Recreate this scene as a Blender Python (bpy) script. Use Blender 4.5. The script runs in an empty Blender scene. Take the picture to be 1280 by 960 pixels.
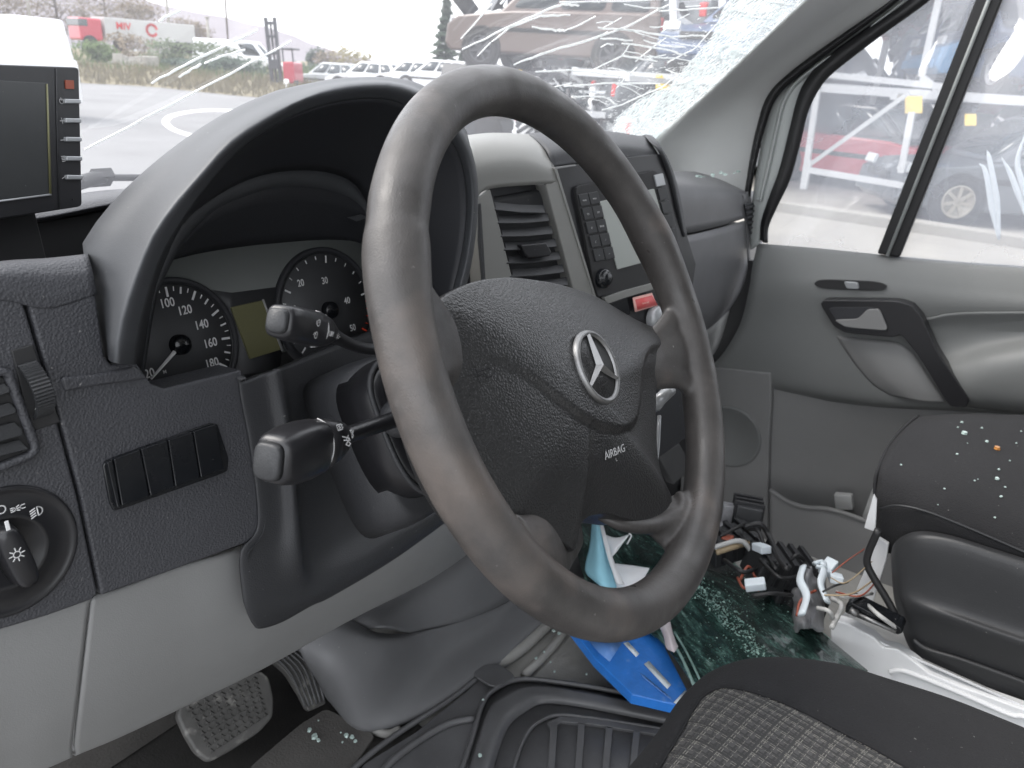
import bpy, bmesh, math, random
from mathutils import Vector, Matrix
random.seed(7)
V = Vector
sc = bpy.context.scene
# ------------------------------------------------------------------ camera
RX = V((0.5809054946700978, -0.8114593132598893, 0.06389514211485496))    # camera right in the world
RY = V((-0.269933482797289, -0.26610452742407015, -0.9253779202841063))   # camera down
RZ = V((0.767909318296773, 0.5203096802945345, -0.3736216207137704))      # view direction
CAM = V((-0.9050103143157529, -0.2467439096311065, 1.5726338455899478))
F = 965.0
cd = bpy.data.cameras.new('camera'); cam = bpy.data.objects.new('camera', cd)
sc.collection.objects.link(cam); sc.camera = cam
m = Matrix((RX, -RY, -RZ)).transposed().to_4x4(); m.translation = CAM; cam.matrix_world = m
cd.sensor_fit = 'HORIZONTAL'; cd.sensor_width = 36; cd.lens = 36 * F / 1280
cd.clip_start = .02; cd.clip_end = 2000
cd.dof.use_dof = True; cd.dof.focus_distance = .62; cd.dof.aperture_fstop = 15
# ------------------------------------------------------------------ world, sun, exposure
SUN_EL, SUN_AZ = 52, -28
w = bpy.data.worlds.new('World'); sc.world = w; w.use_nodes = True
nt = w.node_tree; nt.nodes.clear()
wo = nt.nodes.new('ShaderNodeOutputWorld'); bg = nt.nodes.new('ShaderNodeBackground')
sky = nt.nodes.new('ShaderNodeTexSky'); sky.sky_type = 'NISHITA'; sky.sun_disc = False
sky.sun_elevation = math.radians(SUN_EL); sky.sun_rotation = math.radians(SUN_AZ)
sky.air_density = 1.0; sky.dust_density = 4; sky.ozone_density = 1
mx = nt.nodes.new('ShaderNodeMixRGB'); mx.inputs[0].default_value = .8
tc = nt.nodes.new('ShaderNodeTexCoord'); cn = nt.nodes.new('ShaderNodeTexNoise'); cn.inputs['Scale'].default_value = 2.2; cn.inputs['Detail'].default_value = 6
cr = nt.nodes.new('ShaderNodeValToRGB'); cr.color_ramp.elements[0].color = (6.6, 6.8, 7.1, 1); cr.color_ramp.elements[1].color = (9.5, 9.6, 9.8, 1)
nt.links.new(tc.outputs['Generated'], cn.inputs['Vector']); nt.links.new(cn.outputs[0], cr.inputs[0])
nt.links.new(sky.outputs[0], mx.inputs[1]); nt.links.new(cr.outputs[0], mx.inputs[2])   # overcast deck over the clear sky
nt.links.new(mx.outputs[0], bg.inputs[0]); bg.inputs[1].default_value = .12
nt.links.new(bg.outputs[0], wo.inputs[0])
sl = bpy.data.lights.new('sun', 'SUN'); sun = bpy.data.objects.new('sun', sl); sc.collection.objects.link(sun)
sl.energy = 1.2; sl.angle = math.radians(30); sl.color = (1, .97, .93)
a, e = math.radians(SUN_AZ), math.radians(SUN_EL)
sdir = V((math.sin(a) * math.cos(e), math.cos(a) * math.cos(e), math.sin(e)))
sun.rotation_euler = sdir.to_track_quat('Z', 'Y').to_euler()
sc.view_settings.view_transform = 'Standard'; sc.view_settings.look = 'None'
sc.view_settings.exposure = 1.65; sc.view_settings.gamma = 1
sc.render.engine = 'CYCLES'
sc.cycles.use_denoising = True; sc.cycles.max_bounces = 10; sc.cycles.transparent_max_bounces = 24
sc.cycles.diffuse_bounces = 6; sc.cycles.caustics_reflective = False; sc.cycles.caustics_refractive = False
sc.cycles.sample_clamp_indirect = 4
# ------------------------------------------------------------------ geometry helpers
def ray(px, py): return RX * ((px - 640) / F) + RY * ((py - 480) / F) + RZ
def U(px, py, ax='y', v=0.0):
    """point of the sight line through a photograph pixel at world x, y or z = v (or at depth v for 't')"""
    d = ray(px, py)
    if ax == 't': return CAM + d * v
    i = 'xyz'.index(ax); return CAM + d * ((v - CAM[i]) / d[i])
class Fr:
    """a local frame: origin, x axis, y axis, outward normal"""
    def __init__(s, o, ex, n):
        s.o = V(o); s.n = V(n).normalized(); ex = V(ex); s.x = (ex - ex.dot(s.n) * s.n).normalized(); s.y = s.n.cross(s.x)
    def hit(s, px, py, off=0):
        d = ray(px, py); o = s.o + s.n * off; return CAM + d * ((o - CAM).dot(s.n) / d.dot(s.n))
    def uv(s, px, py, off=0):
        p = s.hit(px, py, off) - s.o; return p.dot(s.x), p.dot(s.y)
    def P(s, u, v, w=0): return s.o + s.x * u + s.y * v + s.n * w
    def mat(s, p=None):
        mm = Matrix((s.x, s.y, s.n)).transposed().to_4x4(); mm.translation = p if p is not None else s.o; return mm
OFF = {}
def org(p): return OFF.get(p.name, V((0, 0, 0))) if p else V((0, 0, 0))
def tag(o, label=None, cat=None, group=None, kind=None):
    if label: o['label'] = label
    if cat: o['category'] = cat
    if group: o['group'] = group
    if kind: o['kind'] = kind
    return o
def thing(name, label, cat, loc=(0, 0, 0), group=None):
    o = bpy.data.objects.new(name, None); sc.collection.objects.link(o); o.location = loc; o.empty_display_size = .05
    OFF[o.name] = V(loc); return tag(o, label, cat, group)
def mesh(name, vs, fs, mt, parent=None, bevel=0, seg=2, smooth=None, solid=0, sub=0, loc=None, ang=35):
    L = org(parent) if parent else (V(loc) if loc is not None else V((0, 0, 0)))
    me = bpy.data.meshes.new(name); me.from_pydata([tuple(V(v) - L) for v in vs], [], fs); me.validate()
    o = bpy.data.objects.new(name, me); sc.collection.objects.link(o)
    if parent: o.parent = parent
    else: o.location = L
    OFF[o.name] = L
    for q in (mt if isinstance(mt, (list, tuple)) else [mt]): me.materials.append(q)
    if smooth is None: smooth = True
    if smooth:
        for p in me.polygons: p.use_smooth = True
    if solid:
        md = o.modifiers.new('s', 'SOLIDIFY'); md.thickness = solid; md.offset = -1
    if bevel:
        md = o.modifiers.new('b', 'BEVEL'); md.width = bevel; md.segments = seg; md.limit_method = 'ANGLE'; md.angle_limit = math.radians(ang); md.harden_normals = True
    elif smooth and not sub and not solid:
        pass
    if sub:
        md = o.modifiers.new('u', 'SUBSURF'); md.levels = sub; md.render_levels = sub
    return o
def cat(P, t):
    """Catmull-Rom through list P at 0..1"""
    n = len(P) - 1; x = min(max(t, 0), 1) * n; i = min(int(x), n - 1); f = x - i
    p1, p2 = P[i], P[i + 1]; p0 = P[i - 1] if i > 0 else p1 * 2 - p2; p3 = P[i + 2] if i + 2 <= n else p2 * 2 - p1
    return (p1 * 2 + (p2 - p0) * f + (p0 * 2 - p1 * 5 + p2 * 4 - p3) * f * f + (p1 * 3 - p0 - p2 * 3 + p3) * f ** 3) * .5
def lin(P, t):
    n = len(P) - 1; x = min(max(t, 0), 1) * n; i = min(int(x), n - 1); return P[i].lerp(P[i + 1], x - i)
def along(P, n, f=None, closed=False):
    """n points evenly spaced along polyline/spline P"""
    f = f or cat; Q = [f(P, i / (len(P) * 12)) for i in range(len(P) * 12 + 1)]
    D = [0]
    for i in range(1, len(Q)): D.append(D[-1] + (Q[i] - Q[i - 1]).length)
    out = []; j = 0
    for k in range(n):
        t = D[-1] * k / (n - 1)
        while j < len(D) - 2 and D[j + 1] < t: j += 1
        s = D[j + 1] - D[j]; out.append(Q[j].lerp(Q[j + 1], (t - D[j]) / s if s > 0 else 0))
    return out
def patch(name, rows, mt, parent=None, k=6, kr=None, solid=.004, bevel=0, face=None, ext=None, **kw):
    """smooth sheet through rows of control points"""
    rows = [[V(p) for p in r] + ([V(r[-1]) + V(ext) * f_ for f_ in (.15, .5, 1)] if ext else []) for r in rows]; kr = kr or k
    nc = (len(rows[0]) - 1) * k + 1; nr = (len(rows) - 1) * kr + 1
    R1 = [[cat(r, j / (nc - 1)) for j in range(nc)] for r in rows]
    g = [[cat([R1[r][j] for r in range(len(rows))], i / (nr - 1)) for j in range(nc)] for i in range(nr)]
    vs = [p for r in g for p in r]; fs = []
    mid = g[nr // 2][nc // 2]; nn = (g[nr // 2][min(nc // 2 + 1, nc - 1)] - mid).cross(g[min(nr // 2 + 1, nr - 1)][nc // 2] - mid)
    fl = nn.dot((face if face is not None else CAM) - mid) < 0
    for i in range(nr - 1):
        for j in range(nc - 1):
            a = i * nc + j; q = (a, a + 1, a + nc + 1, a + nc); fs.append(q[::-1] if fl else q)
    return mesh(name, vs, fs, mt, parent, solid=solid, bevel=bevel, ang=60, **kw)
def slab(name, pts, mt, parent=None, depth=.01, bevel=.002, n=None, seg=2, **kw):
    """flat outlined piece, its face through pts, going back 'depth' along -n"""
    pts = [V(p) for p in pts]; c = sum(pts, V()) / len(pts)
    nn = V()
    for i in range(len(pts)): nn += (pts[i] - c).cross(pts[(i + 1) % len(pts)] - c)
    nn.normalize()
    if nn.dot((CAM - c) if n is None else V(n)) < 0: pts.reverse(); nn = -nn
    dn = (V(n).normalized() if n is not None else nn) * depth; N = len(pts)
    vs = pts + [p - dn for p in pts]
    fs = [tuple(range(N)), tuple(range(2 * N - 1, N - 1, -1))] + [(i, i + N, (i + 1) % N + N, (i + 1) % N) for i in range(N)]
    return mesh(name, vs, fs, mt, parent, bevel=bevel, seg=seg, **kw)
def rnd(pts, r=.2, n=4):
    """round the corners of an outline (fraction r of each side)"""
    out = []; N = len(pts)
    for i in range(N):
        p, a, b = pts[i], pts[i - 1], pts[(i + 1) % N]
        A = p.lerp(a, r if isinstance(r, float) else .2); B = p.lerp(b, r)
        for k in range(n + 1):
            t = k / n; out.append(A.lerp(p, t).lerp(p.lerp(B, t), t))
    return out
def rc(fr, u0, v0, u1, v1, r, off=0, n=4):
    out = []
    for cx, cy, a0 in ((u1 - r, v1 - r, 0), (u0 + r, v1 - r, 90), (u0 + r, v0 + r, 180), (u1 - r, v0 + r, 270)):
        for k in range(n + 1):
            a = math.radians(a0 + 90 * k / n); out.append(fr.P(cx + r * math.cos(a), cy + r * math.sin(a), off))
    return out
def tube(name, pts, rad, mt, parent=None, seg=10, sp=True, flat=1.0, up=None, cap=True, sub=6, **kw):
    P = [V(p) for p in pts]; n = (len(P) - 1) * (sub if sp else 1) + 1
    Q = [(cat if sp else lin)(P, i / (n - 1)) for i in range(n)]
    rr = rad if isinstance(rad, (list, tuple)) else [rad] * len(P); rr = [V((r, 0, 0)) for r in rr]
    vs = []; fs = []; u = V(up) if up is not None else None
    for i, q in enumerate(Q):
        t = (Q[min(i + 1, n - 1)] - Q[max(i - 1, 0)]).normalized()
        if u is None: u = t.orthogonal()
        a = (u - u.dot(t) * t).normalized(); b = t.cross(a); u = a if up is None else V(up)
        r = lin(rr, i / (n - 1)).x
        for k in range(seg):
            A = 2 * math.pi * k / seg; vs.append(q + a * (r * math.cos(A) * flat) + b * (r * math.sin(A)))
    for i in range(n - 1):
        for k in range(seg):
            k2 = (k + 1) % seg; fs.append((i * seg + k, i * seg + k2, (i + 1) * seg + k2, (i + 1) * seg + k))
    if cap: fs += [tuple(range(seg - 1, -1, -1)), tuple((n - 1) * seg + k for k in range(seg))]
    return mesh(name, vs, fs, mt, parent, **kw)
def box(name, fr, u0, u1, v0, v1, w0, w1, mt, parent=None, bevel=.001, **kw):
    vs = [fr.P(u, v, w_) for w_ in (w0, w1) for (u, v) in ((u0, v0), (u1, v0), (u1, v1), (u0, v1))]
    return mesh(name, vs, [(3, 2, 1, 0), (4, 5, 6, 7), (0, 1, 5, 4), (1, 2, 6, 5), (2, 3, 7, 6), (3, 0, 4, 7)], mt, parent, bevel=bevel, **kw)
def lathe(name, o, ax, prof, mt, parent=None, seg=40, ex=None, cap=True, **kw):
    """prof: (radius, height) along ax"""
    fr = Fr(o, ex if ex is not None else V(ax).orthogonal(), ax); vs = []; fs = []
    for r, h in prof:
        for k in range(seg):
            A = 2 * math.pi * k / seg; vs.append(fr.P(r * math.cos(A), r * math.sin(A), h))
    for i in range(len(prof) - 1):
        for k in range(seg):
            k2 = (k + 1) % seg; fs.append((i * seg + k, i * seg + k2, (i + 1) * seg + k2, (i + 1) * seg + k))
    if cap and prof[-1][0] > 1e-5: fs.append(tuple((len(prof) - 1) * seg + k for k in range(seg)))
    kw.setdefault('bevel', 0)
    return mesh(name, vs, fs, mt, parent, **kw)
def loft(name, secs, mt, parent=None, cap=True, **kw):
    n = len(secs[0]); vs = [p for s in secs for p in s]; fs = []
    for i in range(len(secs) - 1):
        for k in range(n):
            k2 = (k + 1) % n; fs.append((i * n + k, i * n + k2, (i + 1) * n + k2, (i + 1) * n + k))
    if cap: fs += [tuple(range(n - 1, -1, -1)), tuple((len(secs) - 1) * n + k for k in range(n))]
    return mesh(name, vs, fs, mt, parent, **kw)
def text(name, body, fr, p, size, mt, parent, ext=.0002, rot=0, sx=1, align='CENTER', bold=.015):
    c = bpy.data.curves.new(name, 'FONT'); c.body = body; c.size = size; c.extrude = ext; c.offset = size * bold; c.align_x = align; c.align_y = 'CENTER'; c.resolution_u = 3
    c.materials.append(mt); o = bpy.data.objects.new(name, c); sc.collection.objects.link(o); o.parent = parent
    mm = fr.mat(V(p) - org(parent)) @ Matrix.Rotation(rot, 4, 'Z') @ Matrix.Diagonal((sx, 1, 1, 1)); o.matrix_local = mm
    me = bpy.data.meshes.new_from_object(o.evaluated_get(bpy.context.evaluated_depsgraph_get())); mm = o.matrix_local.copy()
    bpy.data.objects.remove(o); bpy.data.curves.remove(c)
    o = bpy.data.objects.new(name, me); sc.collection.objects.link(o); o.parent = parent; o.matrix_local = mm
    OFF[o.name] = org(parent); return o
def glyph(name, fr, p, strokes, size, w_, mt, parent, lift=.0003):
    """small printed symbol out of stroke polylines (units of size)"""
    vs = []; fs = []; fo = Fr(p, fr.x, fr.n)
    for st in strokes:
        for (a, b), (c, d) in zip(st, st[1:]):
            A = V((a, b)) * size; B = V((c, d)) * size; t = B - A
            if t.length < 1e-6: continue
            t.normalize(); nn = V((-t.y, t.x)) * w_ / 2; e = t * w_ * .4; i = len(vs)
            for q in (A - nn - e, B - nn + e, B + nn + e, A + nn - e): vs.append(fo.P(q.x, q.y, lift))
            fs.append((i, i + 1, i + 2, i + 3))
    return mesh(name, vs, fs, mt, parent, smooth=False)
def circ(cx, cy, r, a0=0, a1=360, n=14): return [(cx + r * math.cos(math.radians(a0 + (a1 - a0) * i / n)), cy + r * math.sin(math.radians(a0 + (a1 - a0) * i / n))) for i in range(n + 1)]
# ------------------------------------------------------------------ materials
def mat(name, col, rough=.5, metal=0, grain=None, var=.12, vscale=9, dust=0, spec=.5, wear=None, coat=0, rvar=0, sheen=0, trans=0):
    """grain = (cell size in m, depth in m, 'v'|'n')"""
    M = bpy.data.materials.new(name); M.use_nodes = True; N = M.node_tree.nodes; K = M.node_tree.links; b = N['Principled BSDF']
    b.inputs['Roughness'].default_value = rough; b.inputs['Metallic'].default_value = metal
    b.inputs['Specular IOR Level'].default_value = spec; b.inputs['Coat Weight'].default_value = coat
    if sheen: b.inputs['Sheen Weight'].default_value = sheen; b.inputs['Sheen Roughness'].default_value = .6
    g = N.new('ShaderNodeNewGeometry'); pos = g.outputs['Position']
    n1 = N.new('ShaderNodeTexNoise'); n1.inputs['Scale'].default_value = vscale; n1.inputs['Detail'].default_value = 5; n1.inputs['Roughness'].default_value = .65
    K.new(pos, n1.inputs['Vector'])
    r = N.new('ShaderNodeMapRange'); r.inputs[1].default_value = .25; r.inputs[2].default_value = .75; r.inputs[3].default_value = 1 - var; r.inputs[4].default_value = 1 + var
    K.new(n1.outputs[0], r.inputs[0]); mu = N.new('ShaderNodeMixRGB'); mu.blend_type = 'MULTIPLY'; mu.inputs[0].default_value = 1
    mu.inputs[1].default_value = (*col, 1); K.new(r.outputs[0], mu.inputs[2]); out = mu.outputs[0]
    if wear:
        n2 = N.new('ShaderNodeTexNoise'); n2.inputs['Scale'].default_value = wear[1]; n2.inputs['Detail'].default_value = 8; K.new(pos, n2.inputs['Vector'])
        cr_ = N.new('ShaderNodeMapRange'); cr_.inputs[1].default_value = wear[2]; cr_.inputs[2].default_value = wear[2] + .12; K.new(n2.outputs[0], cr_.inputs[0])
        m2 = N.new('ShaderNodeMixRGB'); K.new(cr_.outputs[0], m2.inputs[0]); K.new(out, m2.inputs[1]); m2.inputs[2].default_value = (*wear[0], 1); out = m2.outputs[0]
    if dust:
        n3 = N.new('ShaderNodeTexNoise'); n3.inputs['Scale'].default_value = 260; n3.inputs['Detail'].default_value = 2; K.new(pos, n3.inputs['Vector'])
        c3 = N.new('ShaderNodeMapRange'); c3.inputs[1].default_value = .745 - dust * .05; c3.inputs[2].default_value = .80; c3.inputs[4].default_value = .4; K.new(n3.outputs[0], c3.inputs[0])
        m3 = N.new('ShaderNodeMixRGB'); K.new(c3.outputs[0], m3.inputs[0]); K.new(out, m3.inputs[1]); m3.inputs[2].default_value = (.42, .41, .39, 1); out = m3.outputs[0]
    K.new(out, b.inputs['Base Color'])
    if rvar:
        r2 = N.new('ShaderNodeMapRange'); r2.inputs[1].default_value = .3; r2.inputs[2].default_value = .7; r2.inputs[3].default_value = rough - rvar; r2.inputs[4].default_value = rough + rvar
        n4 = N.new('ShaderNodeTexNoise'); n4.inputs['Scale'].default_value = vscale * 2.3; n4.inputs['Detail'].default_value = 6; K.new(pos, n4.inputs['Vector'])
        K.new(n4.outputs[0], r2.inputs[0]); K.new(r2.outputs[0], b.inputs['Roughness'])
    if grain:
        sz, dp, kind = grain
        if kind == 'v':
            t = N.new('ShaderNodeTexVoronoi'); t.inputs['Scale'].default_value = 1 / sz; t.feature = 'SMOOTH_F1'; t.inputs['Smoothness'].default_value = .5
            ns = N.new('ShaderNodeTexNoise'); ns.inputs['Scale'].default_value = .5 / sz; K.new(pos, ns.inputs['Vector'])
            ad = N.new('ShaderNodeVectorMath'); ad.operation = 'MULTIPLY_ADD'; ad.inputs[1].default_value = (sz * .9,) * 3; K.new(ns.outputs['Color'], ad.inputs[0]); K.new(pos, ad.inputs[2])
            K.new(ad.outputs[0], t.inputs['Vector'])
        else:
            t = N.new('ShaderNodeTexNoise'); t.inputs['Scale'].default_value = 1 / sz; t.inputs['Detail'].default_value = 3; K.new(pos, t.inputs['Vector'])
        bp = N.new('ShaderNodeBump'); bp.inputs['Distance'].default_value = dp; bp.inputs['Strength'].default_value = .9; bp.invert = kind == 'v'
        K.new(t.outputs[0], bp.inputs['Height']); K.new(bp.outputs[0], b.inputs['Normal'])
    return M
M = {}
M['dash'] = mat('dash_plastic', (.05, .051, .057), .5, grain=(.0016, .0005, 'v'), dust=.25, var=.12)
M['dashlow'] = mat('dash_plastic_fine', (.03, .031, .034), .52, grain=(.0011, .00022, 'v'), dust=.2)
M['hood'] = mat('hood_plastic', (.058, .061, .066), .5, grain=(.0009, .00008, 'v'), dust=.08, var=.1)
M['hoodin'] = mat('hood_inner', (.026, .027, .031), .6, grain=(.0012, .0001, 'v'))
M['grey'] = mat('grey_trim', (.27, .272, .27), .55, grain=(.0011, .00012, 'v'), var=.05, vscale=6)
M['greytrim'] = mat('console_grey', (.2, .2, .19), .45, grain=(.001, .0001, 'v'), var=.05)
M['black'] = mat('black_plastic', (.016, .016, .018), .32, grain=(.0012, .00003, 'n'), dust=.06)
M['blackm'] = mat('black_matte', (.02, .02, .021), .6, grain=(.0015, .0001, 'n'))
M['gloss'] = mat('gloss_button', (.008, .009, .011), .22, dust=.12, rvar=.08)
M['rim'] = mat('wheel_rim', (.055, .051, .049), .42, grain=(.0010, .00022, 'n'), var=.5, vscale=15, wear=((.12, .10, .088), 9, .55), rvar=.15, dust=.1)
M['air'] = mat('airbag_leather', (.0155, .0155, .016), .33, grain=(.0014, .00042, 'v'), var=.12, spec=.7)
M['airfine'] = mat('airbag_fine', (.03, .03, .03), .42, grain=(.0022, .0008, 'v'), spec=.6)
M['chrome'] = mat('dull_chrome', (.26, .26, .26), .42, .9, var=.15, vscale=120)
M['chromeb'] = mat('emblem_ground', (.045, .045, .043), .75, grain=(.002, .0003, 'v'))
M['white'] = mat('white_print', (.75, .75, .75), .5, var=.03)
M['printg'] = mat('grey_print', (.45, .45, .45), .5, var=.03)
M['red'] = mat('red_print', (.75, .07, .03), .5, var=.03)
M['dial'] = mat('dial_face', (.06, .061, .065), .55, grain=(.0008, .00003, 'n'), var=.05)
M['clpanel'] = mat('cluster_panel', (.15, .16, .155), .6, var=.06)
M['lcd'] = mat('lcd_olive', (.16, .155, .075), .35, var=.05)
M['screen'] = mat('monitor_screen', (.035, .037, .038), .28, grain=(.001, .00002, 'n'), dust=.1)
M['silver'] = mat('silver_button', (.36, .37, .38), .35, .3)
M['floor'] = mat('floor_rubber', (.27, .265, .25), .65, grain=(.004, .0008, 'n'), dust=.3, var=.3, vscale=7)
M['tower'] = mat('tower_plastic', (.125, .126, .13), .55, grain=(.001, .0001, 'v'), dust=.12, var=.12, vscale=5)
M['rubber'] = mat('mat_rubber', (.085, .085, .088), .42, grain=(.002, .0002, 'n'), dust=.2, var=.25, vscale=12, rvar=.12)
M['pedal'] = mat('pedal_rubber', (.085, .083, .079), .6, var=.3, vscale=30, dust=.2, wear=((.28, .27, .25), 34, .56))
M['seatf'] = mat('seat_fabric', (.025, .025, .0265), .98, grain=(.0020, .0013, 'n'), sheen=.03, dust=.05, spec=.1)
M['seatp'] = mat('seat_plastic', (.026, .027, .029), .48, grain=(.0012, .00012, 'v'), dust=.08)
M['door'] = mat('door_plastic', (.172, .177, .174), .5, grain=(.0014, .0002, 'v'), var=.05, vscale=4)
M['doorlow'] = mat('door_lower', (.215, .215, .213), .55, grain=(.0014, .0001, 'v'), var=.06, vscale=4)
M['pillar'] = mat('pillar_trim', (.47, .475, .468), .6, grain=(.0014, .0001, 'v'), var=.04, vscale=5)
M['seal'] = mat('rubber_seal', (.008, .008, .009), .5)
M['paint'] = mat('white_paint', (.62, .63, .64), .32, var=.05, dust=.1)
M['paintg'] = mat('body_paint_shade', (.4, .42, .41), .4, var=.05)  # grey-green paint of the door frame metal
M['cable'] = mat('cable_black', (.015, .015, .016), .5)
M['cablew'] = mat('cable_white', (.45, .45, .44), .5)
M['cabler'] = mat('cable_rust', (.28, .07, .04), .5)
M['cabley'] = mat('cable_tan', (.35, .27, .17), .5)
M['greyp'] = mat('grey_part', (.25, .25, .26), .5, var=.3, vscale=40)
M['blue'] = mat('blue_card', (.03, .19, .62), .32, var=.15, vscale=30, wear=((.1, .25, .62), 60, .62), grain=(.006, .0008, 'n'))
M['bluel'] = mat('pale_blue_card', (.12, .27, .62), .35)
M['cardw'] = mat('white_card', (.62, .68, .72), .5)
M['maskb'] = mat('mask_blue', (.3, .6, .72), .8, grain=(.001, .0002, 'n'))
M['maskw'] = mat('mask_white', (.75, .76, .78), .8, grain=(.001, .0002, 'n'))
M['tissue'] = mat('tissue', (.6, .54, .56), .85, grain=(.004, .0008, 'n'))
M['sticker'] = mat('sticker_red', (.62, .1, .1), .45)
M['stickw'] = mat('sticker_print', (.8, .45, .4), .5)
def glass(name, veil, vcol=(.80, .82, .88), gl=.06, noise=0, scale=6, tint=(1, 1, 1)):
    Mt = bpy.data.materials.new(name); Mt.use_nodes = True; N = Mt.node_tree.nodes; K = Mt.node_tree.links; N.clear()
    o = N.new('ShaderNodeOutputMaterial'); tr = N.new('ShaderNodeBsdfTransparent'); tr.inputs[0].default_value = (*tint, 1)
    df = N.new('ShaderNodeBsdfTranslucent'); df.inputs[0].default_value = (*vcol, 1)
    d2 = N.new('ShaderNodeBsdfDiffuse'); d2.inputs[0].default_value = (*vcol, 1); m0 = N.new('ShaderNodeMixShader'); K.new(df.outputs[0], m0.inputs[1]); K.new(d2.outputs[0], m0.inputs[2])
    gs = N.new('ShaderNodeBsdfGlossy'); gs.inputs['Roughness'].default_value = .03
    m1 = N.new('ShaderNodeMixShader'); m1.inputs[0].default_value = veil; K.new(tr.outputs[0], m1.inputs[1]); K.new(m0.outputs[0], m1.inputs[2])
    if noise:
        g = N.new('ShaderNodeNewGeometry'); n = N.new('ShaderNodeTexNoise'); n.inputs['Scale'].default_value = scale; n.inputs['Detail'].default_value = 6; K.new(g.outputs['Position'], n.inputs['Vector'])
        r = N.new('ShaderNodeMapRange'); r.inputs[1].default_value = .3; r.inputs[2].default_value = .7; r.inputs[3].default_value = max(0, veil - noise); r.inputs[4].default_value = veil + noise
        K.new(n.outputs[0], r.inputs[0]); K.new(r.outputs[0], m1.inputs[0])
    m2 = N.new('ShaderNodeMixShader'); m2.inputs[0].default_value = gl; K.new(m1.outputs[0], m2.inputs[1]); K.new(gs.outputs[0], m2.inputs[2]); K.new(m2.outputs[0], o.inputs[0]); return Mt
M['carpet'] = mat('dark_carpet', (.085, .08, .075), .9, grain=(.003, .001, 'n'), dust=.3, var=.3)
M['wsglass'] = glass('windscreen_glass', .07, noise=.03, scale=3)
M['doorglass'] = glass('dusty_door_glass', .30, noise=.06, scale=5)  # milky veil mixed into the panes, uneven by noise
M['crack'] = glass('crack_white', .85, (.95, .97, .97), .1)
M['crackf'] = glass('crack_faint', .5, (.85, .9, .9), .15)
M['clglass'] = glass('cluster_lens', .012, gl=.035)
def crackle():
    Mt = bpy.data.materials.new('shattered_glass'); Mt.use_nodes = True; N = Mt.node_tree.nodes; K = Mt.node_tree.links; N.clear()
    o = N.new('ShaderNodeOutputMaterial'); tr = N.new('ShaderNodeBsdfTransparent')
    df = N.new('ShaderNodeBsdfTranslucent'); df.inputs[0].default_value = (.72, .77, .77, 1); d2 = N.new('ShaderNodeBsdfGlossy'); d2.inputs['Roughness'].default_value = .4; m0 = N.new('ShaderNodeMixShader'); m0.inputs[0].default_value = .25
    K.new(df.outputs[0], m0.inputs[1]); K.new(d2.outputs[0], m0.inputs[2])
    g = N.new('ShaderNodeNewGeometry'); mp = N.new('ShaderNodeMapping'); mp.inputs['Rotation'].default_value = (.3, .5, .4); mp.inputs['Scale'].default_value = (1, .45, 1); K.new(g.outputs['Position'], mp.inputs[0])
    v = N.new('ShaderNodeTexVoronoi'); v.feature = 'DISTANCE_TO_EDGE'; v.inputs['Scale'].default_value = 75; K.new(mp.outputs[0], v.inputs['Vector'])
    n = N.new('ShaderNodeTexNoise'); n.inputs['Scale'].default_value = 14; n.inputs['Detail'].default_value = 4; K.new(mp.outputs[0], n.inputs['Vector'])
    th = N.new('ShaderNodeMapRange'); th.inputs[1].default_value = .35; th.inputs[2].default_value = .65; th.inputs[3].default_value = .02; th.inputs[4].default_value = .16; K.new(n.outputs[0], th.inputs[0])
    dv = N.new('ShaderNodeMath'); dv.operation = 'DIVIDE'; K.new(v.outputs[0], dv.inputs[0]); K.new(th.outputs[0], dv.inputs[1])
    r = N.new('ShaderNodeMapRange'); r.inputs[1].default_value = .5; r.inputs[2].default_value = 1.3; r.inputs[3].default_value = .9; r.inputs[4].default_value = .16; K.new(dv.outputs[0], r.inputs[0])
    m1 = N.new('ShaderNodeMixShader'); K.new(r.outputs[0], m1.inputs[0]); K.new(tr.outputs[0], m1.inputs[1]); K.new(m0.outputs[0], m1.inputs[2]); K.new(m1.outputs[0], o.inputs[0]); return Mt
M['shatter'] = crackle()
def fabric():
    """dark seat cloth with a woven plaid of pale dashed double lines"""
    Mt = mat('plaid_seat_cloth', (.082, .08, .079), .9, grain=(.0012, .0004, 'n'), sheen=.06, var=.1)
    return Mt
M['plaid'] = fabric()
M['glove'] = mat('glove_plastic', (.15, .15, .157), .45, grain=(.0014, .0003, 'v'))
M['stitch'] = mat('plaid_thread', (.26, .25, .22), .8)
M['plaidd'] = mat('plaid_dark', (.048, .047, .047), .85)
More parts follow.
